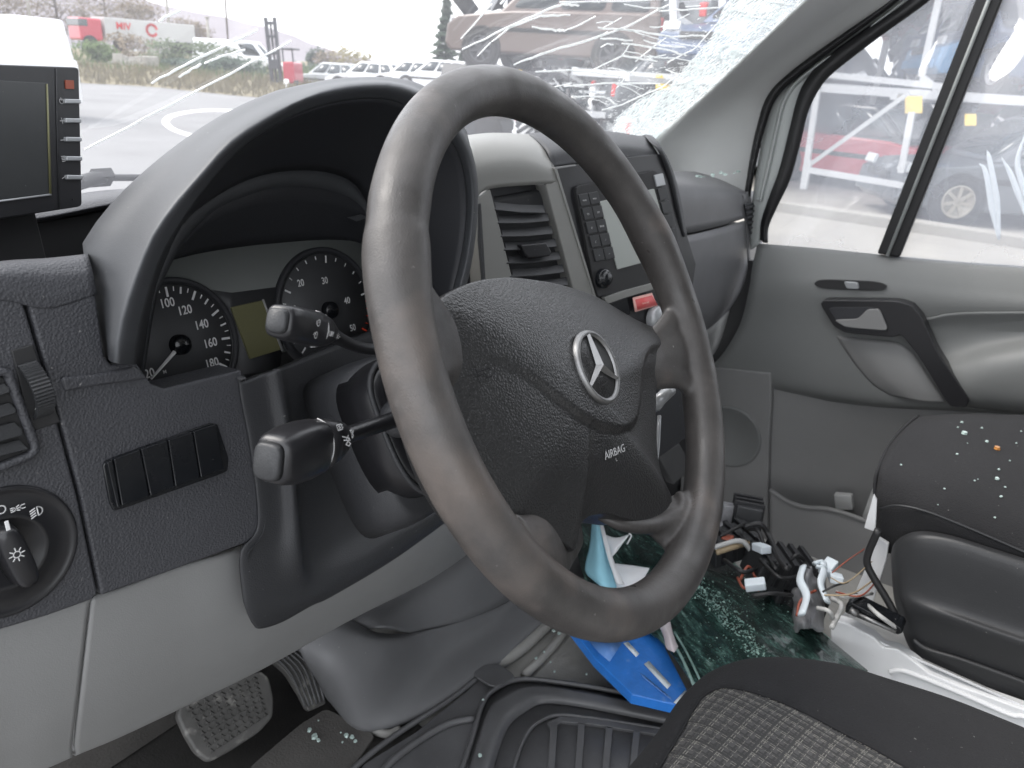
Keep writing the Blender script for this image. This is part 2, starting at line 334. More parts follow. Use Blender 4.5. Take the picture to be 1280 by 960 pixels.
def darkglass():
    Mt = mat('laminated_dark_glass', (.006, .016, .014), .1, spec=.7, coat=.5); N = Mt.node_tree.nodes; K = Mt.node_tree.links; b = N['Principled BSDF']
    g = N.new('ShaderNodeNewGeometry'); m0_ = N.new('ShaderNodeMapping'); m0_.inputs['Rotation'].default_value = (0, 0, -.995); K.new(g.outputs['Position'], m0_.inputs[0]); mp = N.new('ShaderNodeMapping'); mp.inputs['Scale'].default_value = (1, 5, 3); K.new(m0_.outputs[0], mp.inputs[0])
    n = N.new('ShaderNodeTexNoise'); n.inputs['Scale'].default_value = 15; n.inputs['Detail'].default_value = 12; n.inputs['Roughness'].default_value = .82; K.new(mp.outputs[0], n.inputs['Vector'])
    c = N.new('ShaderNodeValToRGB'); E_ = c.color_ramp.elements; E_[0].position = .44; E_[0].color = (.010, .021, .019, 1); E_[1].position = .68; E_[1].color = (.42, .55, .50, 1); q = E_.new(.53); q.color = (.026, .058, .05, 1); q = E_.new(.60); q.color = (.08, .15, .13, 1)
    K.new(n.outputs[0], c.inputs[0]); K.new(c.outputs[0], b.inputs['Base Color'])
    v = N.new('ShaderNodeTexVoronoi'); v.inputs['Scale'].default_value = 110; K.new(mp.outputs[0], v.inputs['Vector']); bp = N.new('ShaderNodeBump'); bp.inputs['Distance'].default_value = .0012; K.new(v.outputs[0], bp.inputs['Height']); K.new(bp.outputs[0], b.inputs['Normal']); return Mt
M['dglass'] = darkglass()
M['shard'] = mat('glass_shard', (.42, .52, .49), .15, var=.3, vscale=200, spec=.8)
M['sharda'] = mat('amber_shard', (.5, .22, .06), .2)
# frames used by several builders
DASH = Fr((-.6, .21, 1.30), (1, 0, 0), (0, -1, .12))
NW = V((0.07904351, -0.87033361, 0.4860777)); W0 = V((-.45, 0, 1.40))
WH = Fr(W0, (1, 0, 0), NW)
CL = Fr((-.5, .318, 1.36), (1, 0, 0), (0, -1, .28))
CON = Fr((-.04, .22, 1.36), (math.cos(math.radians(12)), -math.sin(math.radians(12)), 0), (-math.sin(math.radians(12)), -math.cos(math.radians(12)), .16))
# ------------------------------------------------------------------ dashboard
def px(fr, L, off=0): return [fr.hit(a, b, off) for a, b in L]
dash = thing('dashboard', 'dark grey van dashboard with pale grey lower trim behind the steering wheel', 'dashboard', (-.3, .3, 1.2))
def dl(L, off=0): return px(DASH, L, off)
sp = slab('switch_panel', dl([(33, 372), (62, 366), (118, 352), (131, 446), (140, 456), (170, 452), (190, 480), (206, 486), (303, 462), (305, 480), (318, 570), (329, 655), (322, 674), (220, 712), (127, 745), (101, 620), (61, 470)]), M['dash'], dash, depth=.03, bevel=.0022, seg=3)
slab('groove_ridge', dl([(77, 472), (120, 468), (172, 458), (186, 474), (120, 483), (82, 490)], .0025), M['dash'], sp, depth=.004, bevel=.002)
ep = slab('end_panel', dl([(-90, 372), (0, 352), (28, 372), (57, 470), (97, 620), (123, 742), (116, 750), (60, 770), (-90, 815)]), M['dash'], dash, depth=.03, bevel=.0022, seg=3)
# rolled top of the dash above the two panels
patch('dash_roll', [[DASH.hit(-90, 390, .0002), DASH.hit(0, 376, .0002), DASH.hit(60, 386, .0002), DASH.hit(122, 368, .0002)], [DASH.hit(-90, 374, .0003), DASH.hit(0, 360, .0003), DASH.hit(60, 366, .0003), DASH.hit(119, 354, .0003)],
      [DASH.hit(-90, 355, -.003), DASH.hit(0, 339, -.003), DASH.hit(60, 340, -.003), DASH.hit(115, 336, -.003)],
      [U(-90, 342, 'y', .245), U(0, 327, 'y', .245), U(60, 323, 'y', .245), U(110, 318, 'y', .245)],
      [U(-90, 338, 'y', .28), U(0, 328, 'y', .28), U(60, 326, 'y', .28), U(112, 320, 'y', .28)]], M['dash'], dash, solid=.004)
slab('dash_end', [DASH.hit(-88, 356, -.004), DASH.hit(-88, 812, -.004), DASH.hit(-88, 812) + V((-.02, .34, 0)), DASH.hit(-88, 356) + V((-.02, .34, -.03))], M['dashlow'], dash, depth=.01, bevel=.002, n=(-1, 0, 0))
# tray behind the roll, the far padded edge under the windscreen
slab('tray', [V((-.95, .255, 1.425)), V((-.675, .28, 1.415)), V((-.60, .42, 1.39)), V((.9, .45, 1.34)), V((.9, .62, 1.33)), V((-.95, .62, 1.37))], M['blackm'], dash, depth=.01, bevel=0, n=(0, 0, 1))
slab('tray_back', [U(-60, 295, 'y', .52), U(0, 284, 'y', .52), U(110, 268, 'y', .52), U(260, 235, 'y', .52), U(260, 330, 'y', .52), U(-60, 380, 'y', .52)], M['blackm'], dash, depth=.01, bevel=.002)
pr = [[U(-60, 290, 'y', .515), U(0, 284, 'y', .515), U(60, 276, 'y', .515), U(130, 262, 'y', .515), U(200, 250, 'y', .515), U(300, 232, 'y', .515)],
      [U(-60, 283, 'y', .51), U(0, 277, 'y', .51), U(60, 269, 'y', .51), U(130, 255, 'y', .51), U(200, 243, 'y', .51), U(300, 225, 'y', .51)],
      [U(-60, 266, 'y', .54), U(0, 261, 'y', .54), U(60, 255, 'y', .54), U(130, 243, 'y', .54), U(200, 235, 'y', .54), U(300, 220, 'y', .54)],
      [U(-60, 258, 'y', .64), U(0, 253, 'y', .64), U(60, 247, 'y', .64), U(130, 238, 'y', .64), U(200, 232, 'y', .64), U(300, 218, 'y', .64)]]
patch('padded_edge', pr, M['dash'], dash, k=8, solid=.004)
# dash top across the whole van, under the windscreen
slab('dash_top', [V((-.5, .50, 1.405)), V((.2, .46, 1.38)), V((.86, .43, 1.33)), V((.86, .66, 1.36)), V((-.5, .72, 1.40))], M['dash'], dash, depth=.03, bevel=.008, n=(0, 0, 1))
# switch bank: five glossy buttons in a frame
BK = [(131, 578), (272, 528), (285, 574), (284, 587), (144, 637), (139, 628)]
bk = slab('switch_bank', rnd(dl([(128, 577), (271, 526), (286, 572), (285, 590), (143, 640), (137, 628)], .0015), .12, 3), M['gloss'], dash, depth=.012, bevel=.001)
tops = [(133, 579), (142, 574.5), (176, 562), (210, 550.5), (241.5, 540), (271, 530)]; bots = [(146, 635), (152, 633), (188, 620.5), (219, 608.5), (251, 597.5), (281, 586)]
for i in range(5):
    a, b, c, d = V((*tops[i], 0)), V((*tops[i + 1], 0)), V((*bots[i + 1], 0)), V((*bots[i], 0))
    g = .022 if i else .12
    A, B, C_, D_ = a.lerp(b, g), b.lerp(a, g), c.lerp(d, g), d.lerp(c, g)
    mid1, mid2 = A.lerp(D_, .52), B.lerp(C_, .52)
    pts = [DASH.hit(A.x, A.y, .0045), DASH.hit(B.x, B.y, .0045), DASH.hit(mid2.x, mid2.y, .0030), DASH.hit(C_.x, C_.y, .0052), DASH.hit(D_.x, D_.y, .0052), DASH.hit(mid1.x, mid1.y, .0030)]
    vs = pts + [p - DASH.n * .004 for p in pts]
    mesh('switch_button', vs, [(0, 5, 2, 1), (5, 4, 3, 2)] + [(k, (k + 1) % 6, (k + 1) % 6 + 6, k + 6) for k in range(6)], M['gloss'], bk, bevel=.0008, ang=20)
# left air vent: hole frame, slats, thumbwheel
vt = slab('air_vent', dl([(-60, 490), (0, 470), (8, 472), (40, 556), (38, 566), (0, 580), (-60, 600)], .0012), M['blackm'], dash, depth=.01, bevel=.001)
for k, (y0, y1) in enumerate(((478, 492), (504, 518), (530, 546), (554, 563))):
    s = (y0 - 470) * .30
    slab('vent_slat', [DASH.hit(-60, y0 + 18, .004), DASH.hit(4 + s * .8, y0 - 2 * k + 1, .004), DASH.hit(10 + s, y0 + 7, .004), DASH.hit(10 + s, y1 - 2, .007), DASH.hit(-60, y1 + 22, .007)], M['silver'] if 0 else M['greyp2'] if 'greyp2' in M else M['seatp'], vt, depth=.002, bevel=.0005)
tube('vent_edge', [DASH.hit(*q, .003) for q in ((-60, 482), (0, 464), (9, 466), (14, 478), (42, 552), (44, 562), (36, 570), (0, 584), (-60, 606))], .0028, M['dash'], vt, sp=False)
wr = slab('thumbwheel_recess', dl([(14, 438), (42, 430), (76, 528), (40, 540)], .0012), M['blackm'], dash, depth=.006, bevel=.001)
a0, a1 = DASH.hit(33, 459, 0), DASH.hit(50, 514, 0); ax = (a1 - a0).normalized(); side = DASH.n.cross(ax).normalized()
c0 = (a0 + a1) / 2; L = (a1 - a0).length / 2 + .001; vs = []; fs = []; nn = 40
for i in range(nn + 1):
    t = -1 + 2 * i / nn; th = t * 1.2; R_ = L / math.sin(1.2)
    rr = R_ + (.0007 if (i % 2) else 0)
    for s_ in (-1, 1): vs.append(c0 + ax * rr * math.sin(th) + DASH.n * (rr * math.cos(th) - R_ * math.cos(1.2) + .001) + side * s_ * .0052)
for i in range(nn): fs.append((2 * i, 2 * i + 1, 2 * i + 3, 2 * i + 2))
mesh('thumbwheel', vs, fs, M['seatp'], wr, smooth=False, solid=.002)
glyph('wheel_arrow', DASH, DASH.hit(46, 511, .006), [[(-1, 0), (1, 0), (0, 1.4), (-1, 0)]], .0009, .0006, M['white'], wr)
# rotary light switch
c = DASH.hit(8, 690); lsr = .0345
ls = lathe('light_switch', c, DASH.n, [(.0405, -.004), (.0405, .0012), (.039, .0026), (.0375, .0012), (lsr, .001), (.0235, .0016), (.022, .0030), (.0205, .0012), (0.0001, .0012)], M['black'], dash, seg=64)
kf = Fr(DASH.hit(12, 690, .002), DASH.x, DASH.n)
secs = []
for h, sx_, sy_ in ((0, .0078, .0215), (.010, .0072, .0208), (.0145, .0062, .0195), (.0155, .0045, .017)):
    secs.append([kf.P(*(Matrix.Rotation(math.radians(8), 2) @ V((sx_ * math.copysign(abs(math.cos(A)) ** .6, math.cos(A)), sy_ * math.copysign(abs(math.sin(A)) ** .75, math.sin(A))))), h) for A in [2 * math.pi * k / 28 for k in range(28)]])
kn = loft('knob', secs, M['black'], ls)
glyph('knob_symbol', DASH, DASH.hit(21, 693, .0178), [circ(0, 0, .45)] + [[(math.cos(a_) * .62, math.sin(a_) * .62), (math.cos(a_), math.sin(a_))] for a_ in [k * math.pi / 4 + .1 for k in range(8)]], .0042, .0006, M['white'], ls)
box('knob_mark', Fr(DASH.hit(9, 657, .0155), DASH.x, DASH.n), -.0011, .0011, -.003, .003, 0, .0006, M['white'], ls, bevel=.0003)
glyph('lamp_symbol', DASH, DASH.hit(22, 635, .0028), [circ(-.75, 0, .32, -80, 80), circ(.75, 0, .32, 100, 260), [(-.2, .3), (.25, .5)], [(-.2, 0), (.25, 0)], [(-.2, -.3), (.25, -.5)], [(-1.2, .35), (-.8, .35)], [(-1.2, 0), (-.8, 0)], [(-1.2, -.35), (-.8, -.35)], [(1.2, .35), (.8, .35)], [(1.2, -.35), (.8, -.35)]], .0032, .0006, M['white'], ls)
glyph('lamp_symbol', DASH, DASH.hit(46, 639, .0028), [[(.1, .8), (.1, -.8)], circ(.1, 0, .8, -90, 90), [(-.3, .7), (-1.1, .4)], [(-.3, .25), (-1.1, -.05)], [(-.3, -.2), (-1.1, -.5)], [(-.3, -.65), (-1.1, -.95)]], .0034, .0007, M['white'], ls)
glyph('lamp_symbol', DASH, DASH.hit(1, 637, .0028), [circ(0, 0, .7)], .0034, .0007, M['white'], ls)
# pale grey knee panels, left and right of the seam
def kp(cols, name):
    rows = [[] for _ in range(7)]
    for (xt, yt), (xb, yb), dd in cols:
        T = V((xt, yt, 0)); B = V((xb, yb, 0))
        for i, (f, y) in enumerate(((-.06, .23), (0, .222), (.25, .226), (.5, .238), (.75, .262), (.93, .295), (1, .325))):
            q = T.lerp(B, f); rows[i].append(U(q.x, q.y, 'y', y + dd * f + (.022 * (1 - f) if xt >= 400 else 0)))
    rows.append([p + V((0, .05, -.004)) for p in rows[-1]])
    return patch(name, rows, M['grey'], dash, k=8, kr=5, solid=.005)
kp([((-90, 812), (-120, 1040), 0), ((0, 788), (-20, 985), 0), ((60, 770), (50, 962), 0), ((112, 753), (88, 946), 0)], 'knee_panel_end')
kp([((115, 752), (92, 944), 0), ((160, 738), (150, 920), 0), ((220, 715), (235, 880), 0), ((305, 690), (330, 834), 0), ((400, 655), (440, 773), .01), ((500, 610), (540, 722), .03), ((600, 560), (610, 672), .06), ((700, 500), (700, 600), .10)], 'knee_panel')
# raised cover round the steering column
rows = [[(296, 470, 0), (303, 478, .003), (330, 468, .003), (350, 461, .008), (364, 456, -.010), (430, 428, -.03), (600, 365, -.03)],
        [(300, 500, 0), (306, 500, .003), (334, 494, .003), (354, 488, .008), (368, 484, -.010), (436, 470, -.03), (605, 400, -.03)],
        [(312, 565, 0), (318, 565, .003), (346, 560, .003), (364, 556, .009), (378, 552, -.010), (445, 540, -.03), (610, 500, -.03)],
        [(321, 655, 0), (326, 655, .003), (352, 652, .003), (372, 648, .009), (385, 644, -.010), (450, 625, -.03), (610, 560, -.03)],
        [(300, 692, 0), (306, 690, .003), (345, 694, .003), (376, 700, .008), (390, 694, -.008), (460, 662, -.025), (600, 590, -.025)],
        [(302, 740, -.006), (308, 738, .001), (348, 737, .001), (378, 732, .0), (402, 722, -.004), (475, 682, -.012), (590, 612, -.015)],
        [(307, 762, -.010), (312, 764, -.002), (346, 764, -.002), (384, 749, -.002), (410, 737, -.004), (490, 692, -.012), (580, 628, -.015)],
        [(314, 778, -.014), (324, 786, -.010), (352, 778, -.010), (390, 757, -.010), (416, 745, -.012), (496, 697, -.02), (580, 636, -.02)]]
cc = patch('column_cover', [[DASH.hit(a, b, c_) for a, b, c_ in r] for r in rows], M['dashlow'], dash, k=6, kr=6, solid=.006)
# ---------------- instrument hood
def A(L, y, n=44): return along([U(a, b, 'y', y) for a, b in L], n)
sil = [U(a, b, 'y', .262) for a, b in [(131, 446), (119, 395), (110, 345), (101, 316), (118, 285), (142, 255), (176, 221), (225, 180), (281, 142), (337, 116), (375, 107), (412, 100), (450, 98), (480, 98), (515, 104), (550, 126), (576, 165), (582, 220), (575, 300), (560, 370)]]
S = along(sil, 44)
cre = A([(139, 452), (143, 410), (157, 360), (180, 300), (210, 255), (240, 221), (285, 172), (337, 139), (375, 122), (412, 109), (455, 103), (500, 105), (545, 125), (575, 158), (592, 195), (598, 245), (592, 315), (577, 385)], .193)
lip1 = A([(150, 455), (156, 410), (170, 360), (193, 300), (222, 258), (250, 225), (292, 180), (341, 147), (375, 128), (412, 117), (453, 111), (498, 113), (540, 133), (569, 165), (586, 200), (592, 250), (586, 315), (570, 385)], .187)
inn = A([(169, 456), (173, 420), (187, 364), (202, 322), (232, 270), (262, 229), (300, 187), (337, 161), (375, 142), (412, 130), (450, 124), (490, 126), (530, 145), (560, 172), (577, 205), (583, 255), (577, 315), (560, 385)], .198)
C0 = V((-.45, 0, 1.40))
def shr(L, y, sx_, sz_, dz=0): return [V((C0.x + (p.x - C0.x) * sx_, y, C0.z + (p.z - C0.z) * sz_ + dz)) for p in L]
def sh2(L, y, sx_, sz_, dz=0): return [V((C0.x + (p.x - C0.x) * sx_, p.y + y, C0.z + (p.z - C0.z) * sz_ + dz)) for p in L]
hrows = [sh2(S, .20, .44, .45, -.0), sh2(S, .13, .62, .64, 0), sh2(S, .06, .83, .86, 0), S, [a_.lerp(b_, .55) + V((0, 0, .0)) for a_, b_ in zip(S, cre)], cre, lip1, inn]
hood = patch('instrument_hood', hrows, M['hood'], dash, k=1, kr=5, solid=.003)
# inner walls: step arc and funnel down to the cluster
step = A([(176, 470), (190, 380), (205, 330), (229, 280), (262, 251), (300, 229), (337, 217), (375, 213), (412, 216), (442, 229), (459, 255), (474, 300), (490, 360)], .30)
step2 = A([(180, 470), (192, 385), (207, 345), (232, 300), (270, 262), (319, 241), (345, 235), (375, 233), (412, 238), (442, 250), (459, 270), (470, 310), (486, 360)], .302)
fun = A([(182, 472), (192, 400), (202, 336), (232, 323), (262, 317), (290, 313), (319, 310), (352, 308), (385, 306), (420, 306), (450, 310), (468, 325), (482, 370)], .335)
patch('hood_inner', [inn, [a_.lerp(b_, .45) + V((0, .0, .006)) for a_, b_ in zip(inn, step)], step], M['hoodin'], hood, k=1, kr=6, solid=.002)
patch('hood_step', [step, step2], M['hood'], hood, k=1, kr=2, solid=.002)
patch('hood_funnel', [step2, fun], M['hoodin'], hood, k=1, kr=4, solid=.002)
slab('hood_scar', [U(434, 272, 'y', .302), U(452, 268, 'y', .302), U(460, 272, 'y', .302), U(446, 277, 'y', .302)], M['hood'], hood, depth=.001, bevel=.0004)
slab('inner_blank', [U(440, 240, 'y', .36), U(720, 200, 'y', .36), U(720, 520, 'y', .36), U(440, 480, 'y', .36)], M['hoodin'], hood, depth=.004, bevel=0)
# ---------------- instrument cluster
def cl(L, off=0): return px(CL, L, off)
clu = slab('instrument_cluster', cl([(150, 480), (185, 350), (202, 328), (262, 308), (319, 300), (380, 296), (450, 300), (500, 315), (520, 390), (460, 405), (200, 492)]), M['clpanel'], dash, depth=.01, bevel=0)
slab('lower_band', cl([(262, 362), (290, 366), (350, 358), (360, 372), (350, 460), (200, 500), (180, 490), (280, 470), (292, 420), (285, 385)], .001), M['dial'], clu, depth=.002, bevel=0)
def gauge(c, r, ticks, nums, needle, red=None):
    c0 = CL.hit(*c); g = lathe('gauge', c0, CL.n, [(r * 1.10, -.002), (r * 1.10, .004), (r * 1.07, .0055), (r * 1.02, .005), (r * 1.0, .003), (r, .0016), (.0001, .0016)], M['hoodin'], clu, seg=72)
    lathe('dial', c0 + CL.n * .0018, CL.n, [(r * .985, 0), (r * .985, .0008), (.0001, .0008)], M['dial'], g, seg=72)
    lathe('dial_ring', c0 + CL.n * .0022, CL.n, [(r * 1.0, 0), (r * 1.0, .0014), (r * .985, .0014), (r * .985, 0)], M['seatp'], g, seg=72)
    for (a_, l, w_, mt) in ticks:
        A_ = math.radians(a_); f = Fr(c0 + CL.x * math.cos(A_) * r * .95 + CL.y * math.sin(A_) * r * .95 + CL.n * .0028, CL.x * math.cos(A_) + CL.y * math.sin(A_), CL.n)
        box('tick', f, -l, 0, -w_ / 2, w_ / 2, 0, .0003, mt, g, bevel=0, smooth=False)
    for s, q, sz in nums: text('gauge_number', s, CL, CL.hit(*q, .0030), sz, M['white'], g, ext=.0001, sx=.85)
    n0 = CL.hit(*needle, .008); d = (n0 - (c0 + CL.n * .008)); f = Fr(c0 + CL.n * .0065, d, CL.n); l = d.length
    vs = [f.P(.003, -.0019, 0), f.P(l, -.0008, 0), f.P(l, .0008, 0), f.P(.003, .0019, 0)]; vs += [f.P(.003, -.0008, .0016), f.P(l, -.0003, .0012), f.P(l, .0003, .0012), f.P(.003, .0008, .0016)]
    mesh('needle', vs, [(0, 1, 5, 4), (1, 2, 6, 5), (2, 3, 7, 6), (3, 0, 4, 7), (4, 5, 6, 7)], M['white'], g, smooth=False)
    lathe('needle_hub', c0 + CL.n * .0028, CL.n, [(.0085, 0), (.0082, .006), (.007, .0075), (.0001, .0092)], M['gloss'], g, seg=32)
    return g
def ang(c, p):
    d = CL.hit(*p) - CL.hit(*c); return math.degrees(math.atan2(d.dot(CL.y), d.dot(CL.x)))
sc0 = (221, 431); r_s = (CL.hit(288, 446) - CL.hit(*sc0)).length
a100, a180 = ang(sc0, (206, 365)), ang(sc0, (281, 459)); st = (a100 - a180) / 16
tk = []
for k in range(-14, 17):
    big = k % 4 == 0; mid = k % 2 == 0
    tk.append((a100 - st * k, .0080 if big else (.0056 if mid else .0036), .0019 if big else (.0015 if mid else .0008), M['white']))
gauge(sc0, r_s, tk, [('100', (209, 379), .0102), ('120', (231, 388), .0102), ('140', (252, 406), .0102), ('160', (263, 429), .0102), ('180', (265, 454), .0102), ('80', (186, 384), .0102), ('60', (176, 405), .0102), ('20', (187, 467), .0102), ('0', (173, 452), .0102)], (190, 474))
tc0 = (408, 388); r_t = (CL.hit(461, 400) - CL.hit(*tc0)).length
a30, a40 = ang(tc0, (405, 328)), ang(tc0, (447, 370)); st = (a30 - a40) / 5
a50 = ang(tc0, (458, 415)); tk = []
for k in range(-14, 11):
    aa = a30 - st * k if k <= 5 else a40 + (a50 - a40) * (k - 5) / 5
    big = k % 5 == 0; tk.append((aa, .0068 if big else .0034, .0017 if big else .0009, M['red'] if k > 5 else M['white']))
gauge(tc0, r_t, tk, [('10', (367, 387), .0092), ('20', (376, 354), .0092), ('30', (406, 351), .0092), ('40', (434, 376), .0092), ('50', (441, 410), .0092), ('0', (383, 428), .0092)], (393, 413))
slab('display', cl([(289, 384), (329, 375), (352, 437), (313, 449)], .003), M['lcd'], clu, depth=.003, bevel=.0006)
slab('display_line', cl([(328, 374.5), (330, 374), (355, 438), (352.5, 439)], .004), M['printg'], clu, depth=.001, bevel=0)
text('gear_mark', 'M', CL, CL.hit(206, 487 - 22, .003), .004, M['printg'], clu)
# ---------------- steering column shroud
N_ = -NW; cf = lambda s: WH.o - WH.n * s
def rsec(s, hw, hb, ht, dx=0, p=.55, rot=-4, n=40):
    out = []
    for k in range(n):
        A_ = 2 * math.pi * k / n; cu = math.copysign(abs(math.cos(A_)) ** p, math.cos(A_)) * hw; sv = math.copysign(abs(math.sin(A_)) ** p, math.sin(A_)); sv *= ht if sv > 0 else hb
        out.append(cf(s) + WH.x * (cu + dx) + WH.y * sv)
    return out
col = thing('steering_column', 'black steering column shroud behind the wheel, between stalks and dash', 'steering column', cf(.15))
loft('outer_shroud', [rsec(.235, .056, .102, .045, 0, .35), rsec(.20, .058, .098, .046, 0, .35), rsec(.180, .057, .094, .044, 0, .35), rsec(.176, .052, .088, .040, 0, .35)], M['dashlow'], col)
sh = loft('inner_shroud', [rsec(.19, .066, .078, .042, 0, .6), rsec(.155, .064, .076, .040, 0, .6), rsec(.150, .061, .072, .038, 0, .6), rsec(.149, .054, .062, .034, 0, .6)], M['black'], col)
loft('shroud_core', [rsec(.16, .056, .064, .036, 0, .8), rsec(.12, .054, .060, .036, 0, .8), rsec(.085, .050, .052, .034, 0, .9), rsec(.08, .044, .046, .03, 0, .9)], M['black'], col)
def ring(name, s, hw, hb, ht, p, r, mt, par, a0=90, a1=330, dx=0):
    pts = []
    for k in range(25):
        A_ = math.radians(a0 + (a1 - a0) * k / 24); cu = math.copysign(abs(math.cos(A_)) ** p, math.cos(A_)) * hw + dx; sv = math.copysign(abs(math.sin(A_)) ** p, math.sin(A_)); sv *= ht if sv > 0 else hb
        pts.append(cf(s) + WH.x * cu + WH.y * sv)
    tube(name, pts, r, mt, par, seg=8, sub=2)
ring('shroud_bead', .152, .065, .078, .042, .6, .0024, M['dashlow'], sh)
ring('shroud_bead', .121, .055, .061, .036, .8, .0014, M['dash'], sh)
lathe('shaft', cf(.10), NW, [(.03, 0), (.028, .06), (.03, .085)], M['blackm'], col)
# ---------------- stalks
def stalk(name, label, axis_pts, secs, mt, parent=None):
    pass
st1 = thing('indicator_stalk', 'thick black indicator stalk low on the left, with a square grey end cap', 'stalk', U(490, 525, 'y', .10))
root = U(494, 524, 'y', .105); tip = U(338, 576, 'y', .065); d1 = (tip - root); L1 = d1.length; d1.normalize()
view = (CAM - root).normalized(); s_up = (V((0, 0, 1)) - d1 * d1.z).normalized(); s_fr = d1.cross(s_up).normalized()
if s_fr.dot(view) < 0: s_fr = -s_fr
def ssec(o, d, up, fr_, s, a_, b_, p=.6, n=28, tilt=0):
    out = []
    for k in range(n):
        A_ = 2 * math.pi * k / n; x = math.copysign(abs(math.cos(A_)) ** p, math.cos(A_)) * a_; y = math.copysign(abs(math.sin(A_)) ** p, math.sin(A_)) * b_
        out.append(o + d * (s + tilt * x) + fr_ * x + up * y)
    return out
S1 = lambda s, a_, b_, p=.6: ssec(root, d1, s_up, s_fr, s * L1, a_, b_, p)
tube('stalk_arm', [root - d1 * .03, root + d1 * L1 * .2, root + d1 * L1 * .55], [.0062, .0058, .0056], M['black'], st1, seg=16)
lathe('stalk_collar', root - d1 * .012, d1, [(.014, 0), (.0145, .008), (.012, .013), (.0075, .015)], M['dashlow'], st1, seg=28)
loft('stalk_neck', [S1(.48, .0062, .0068, .9), S1(.53, .0090, .0108, .8), S1(.61, .0112, .0140, .7), S1(.70, .0120, .0155, .65)], M['black'], st1)
hd = loft('stalk_head', [S1(.705, .0123, .0158, .65), S1(.715, .0128, .0162, .65), S1(.80, .0130, .0168, .6), S1(.90, .0128, .0160, .55), S1(.97, .0118, .0140, .55), S1(1.0, .0098, .0118, .55)], M['black'], st1)
loft('end_cap', [S1(1.0, .0088, .0108, .55), S1(1.025, .0082, .0100, .55), S1(1.03, .0070, .0088, .6)], M['seatp'], hd)
ef = Fr(U(352, 578, 'y', .05), d1 * -1, (CAM - tip).normalized())
sf = Fr(root, -d1, s_fr)
def onst(u, v, lift=.0118): return root + d1 * L1 * u + s_up * v + s_fr * lift
vd1 = (view - d1 * view.dot(d1)).normalized(); vu1 = vd1.cross(d1); vu1 = vu1 if vu1.z > 0 else -vu1
SF = Fr(root, -d1, vd1)
if SF.y.z < 0: SF.x = -SF.x; SF.y = -SF.y
onst = lambda u, v, lift=.0155: root + d1 * L1 * u + vu1 * v + vd1 * lift
glyph('stalk_symbol', SF, onst(.645, .0060, .0140), [[(-.8, .5), (-.8, -.5), (.8, -.5), (.8, .5), (-.8, .5)], [(-.3, .2), (.3, .2)], [(-.3, -.15), (.3, -.15)], [(.8, .3), (1.1, .3)], [(.8, -.2), (1.1, -.2)]], .0032, .0006, M['white'], st1)
glyph('stalk_symbol', SF, onst(.63, -.0030, .0146), [[(-1, .9), (1, .2)], [(-1, .2), (1, -.1)], [(-.8, -.6), (.2, -.2), (.8, -.7), (0, -1), (-.8, -.6)], [(0, .6), (0, -.2)], [(.5, .5), (.9, .8)]], .0034, .0007, M['white'], st1)
glyph('stalk_symbol', SF, onst(.545, .0, .0115), [[(-.4, .8), (0, 0), (-.5, -.9), (.3, -.5), (.4, .6), (-.4, .8)], [(.4, 0), (.9, .5)]], .0030, .0007, M['white'], st1)
tube('head_seam', [root + d1 * L1 * .71 + s_fr * .0132 * math.cos(t) + s_up * .0168 * math.sin(t) for t in [k * math.pi / 8 - math.pi * .5 for k in range(9)]], .0004, M['printg'], hd, seg=6, sub=2)
st2 = thing('cruise_stalk', 'slim black control stalk reaching up-left across the rev counter', 'stalk', U(470, 437, 'y', .12))
P2 = [U(500, 437, 'y', .135), U(470, 437, 'y', .125), U(445, 433, 'y', .115), U(425, 424, 'y', .105), U(408, 414, 'y', .10)]
tube('stalk_arm', P2, [.0042, .0042, .0040, .0042, .0055], M['black'], st2, seg=14)
r2 = U(412, 416, 'y', .10); t2 = U(348, 401, 'y', .075); d2 = (t2 - r2); L2 = d2.length; d2.normalize(); up2 = (V((0, 0, 1)) - d2 * d2.z).normalized(); f2 = d2.cross(up2)
if f2.dot(CAM - r2) < 0: f2 = -f2
S2 = lambda s, a_, b_, p=.6: ssec(r2, d2, up2, f2, s * L2, a_, b_, p)
h2 = loft('stalk_head', [S2(-.02, .0055, .0052, .9), S2(.18, .0085, .0088, .7), S2(.38, .0095, .0104, .65), S2(.80, .0092, .0098, .6), S2(.97, .0082, .0088, .6), S2(1.0, .0068, .0074, .6)], M['black'], st2)
loft('end_cap', [S2(.99, .0062, .0068, .6), S2(1.03, .0060, .0066, .6), S2(1.05, .0048, .0054, .7)], M['seatp'], h2)
v2 = (CAM - r2).normalized(); vd2 = (v2 - d2 * v2.dot(d2)).normalized(); vu2 = vd2.cross(d2); vu2 = vu2 if vu2.z > 0 else -vu2
SF2 = Fr(r2, -d2, vd2)
if SF2.y.z < 0: SF2.x = -SF2.x; SF2.y = -SF2.y
on2 = lambda u, v, l=.0098: r2 + d2 * L2 * u + vu2 * v + vd2 * l
glyph('stalk_symbol', SF2, on2(.60, .0040), [circ(0, 0, .6), [(0, 0), (.4, .4)], [(-1.0, .3), (-.8, -.3)]], .0030, .0006, M['white'], st2)
glyph('stalk_symbol', SF2, on2(.60, -.0030), [circ(0, 0, .6), [(0, 0), (-.4, .4)], [(-1.1, 0), (-.8, .4)]], .0030, .0006, M['white'], st2)
text('stalk_text', 'LIM', SF2, on2(.27, -.0005, .0092), .0042, M['white'], st2, ext=.0001)
glyph('stalk_symbol', SF2, r2 + d2 * L2 * .05 + vd2 * .0068 - vu2 * .001, [[(-.8, .5), (.8, -.5)], [(-.8, -.5), (.8, .5)], [(0, .8), (0, -.8)], [(1, 0), (1.6, 0)]], .0024, .0005, M['white'], st2)
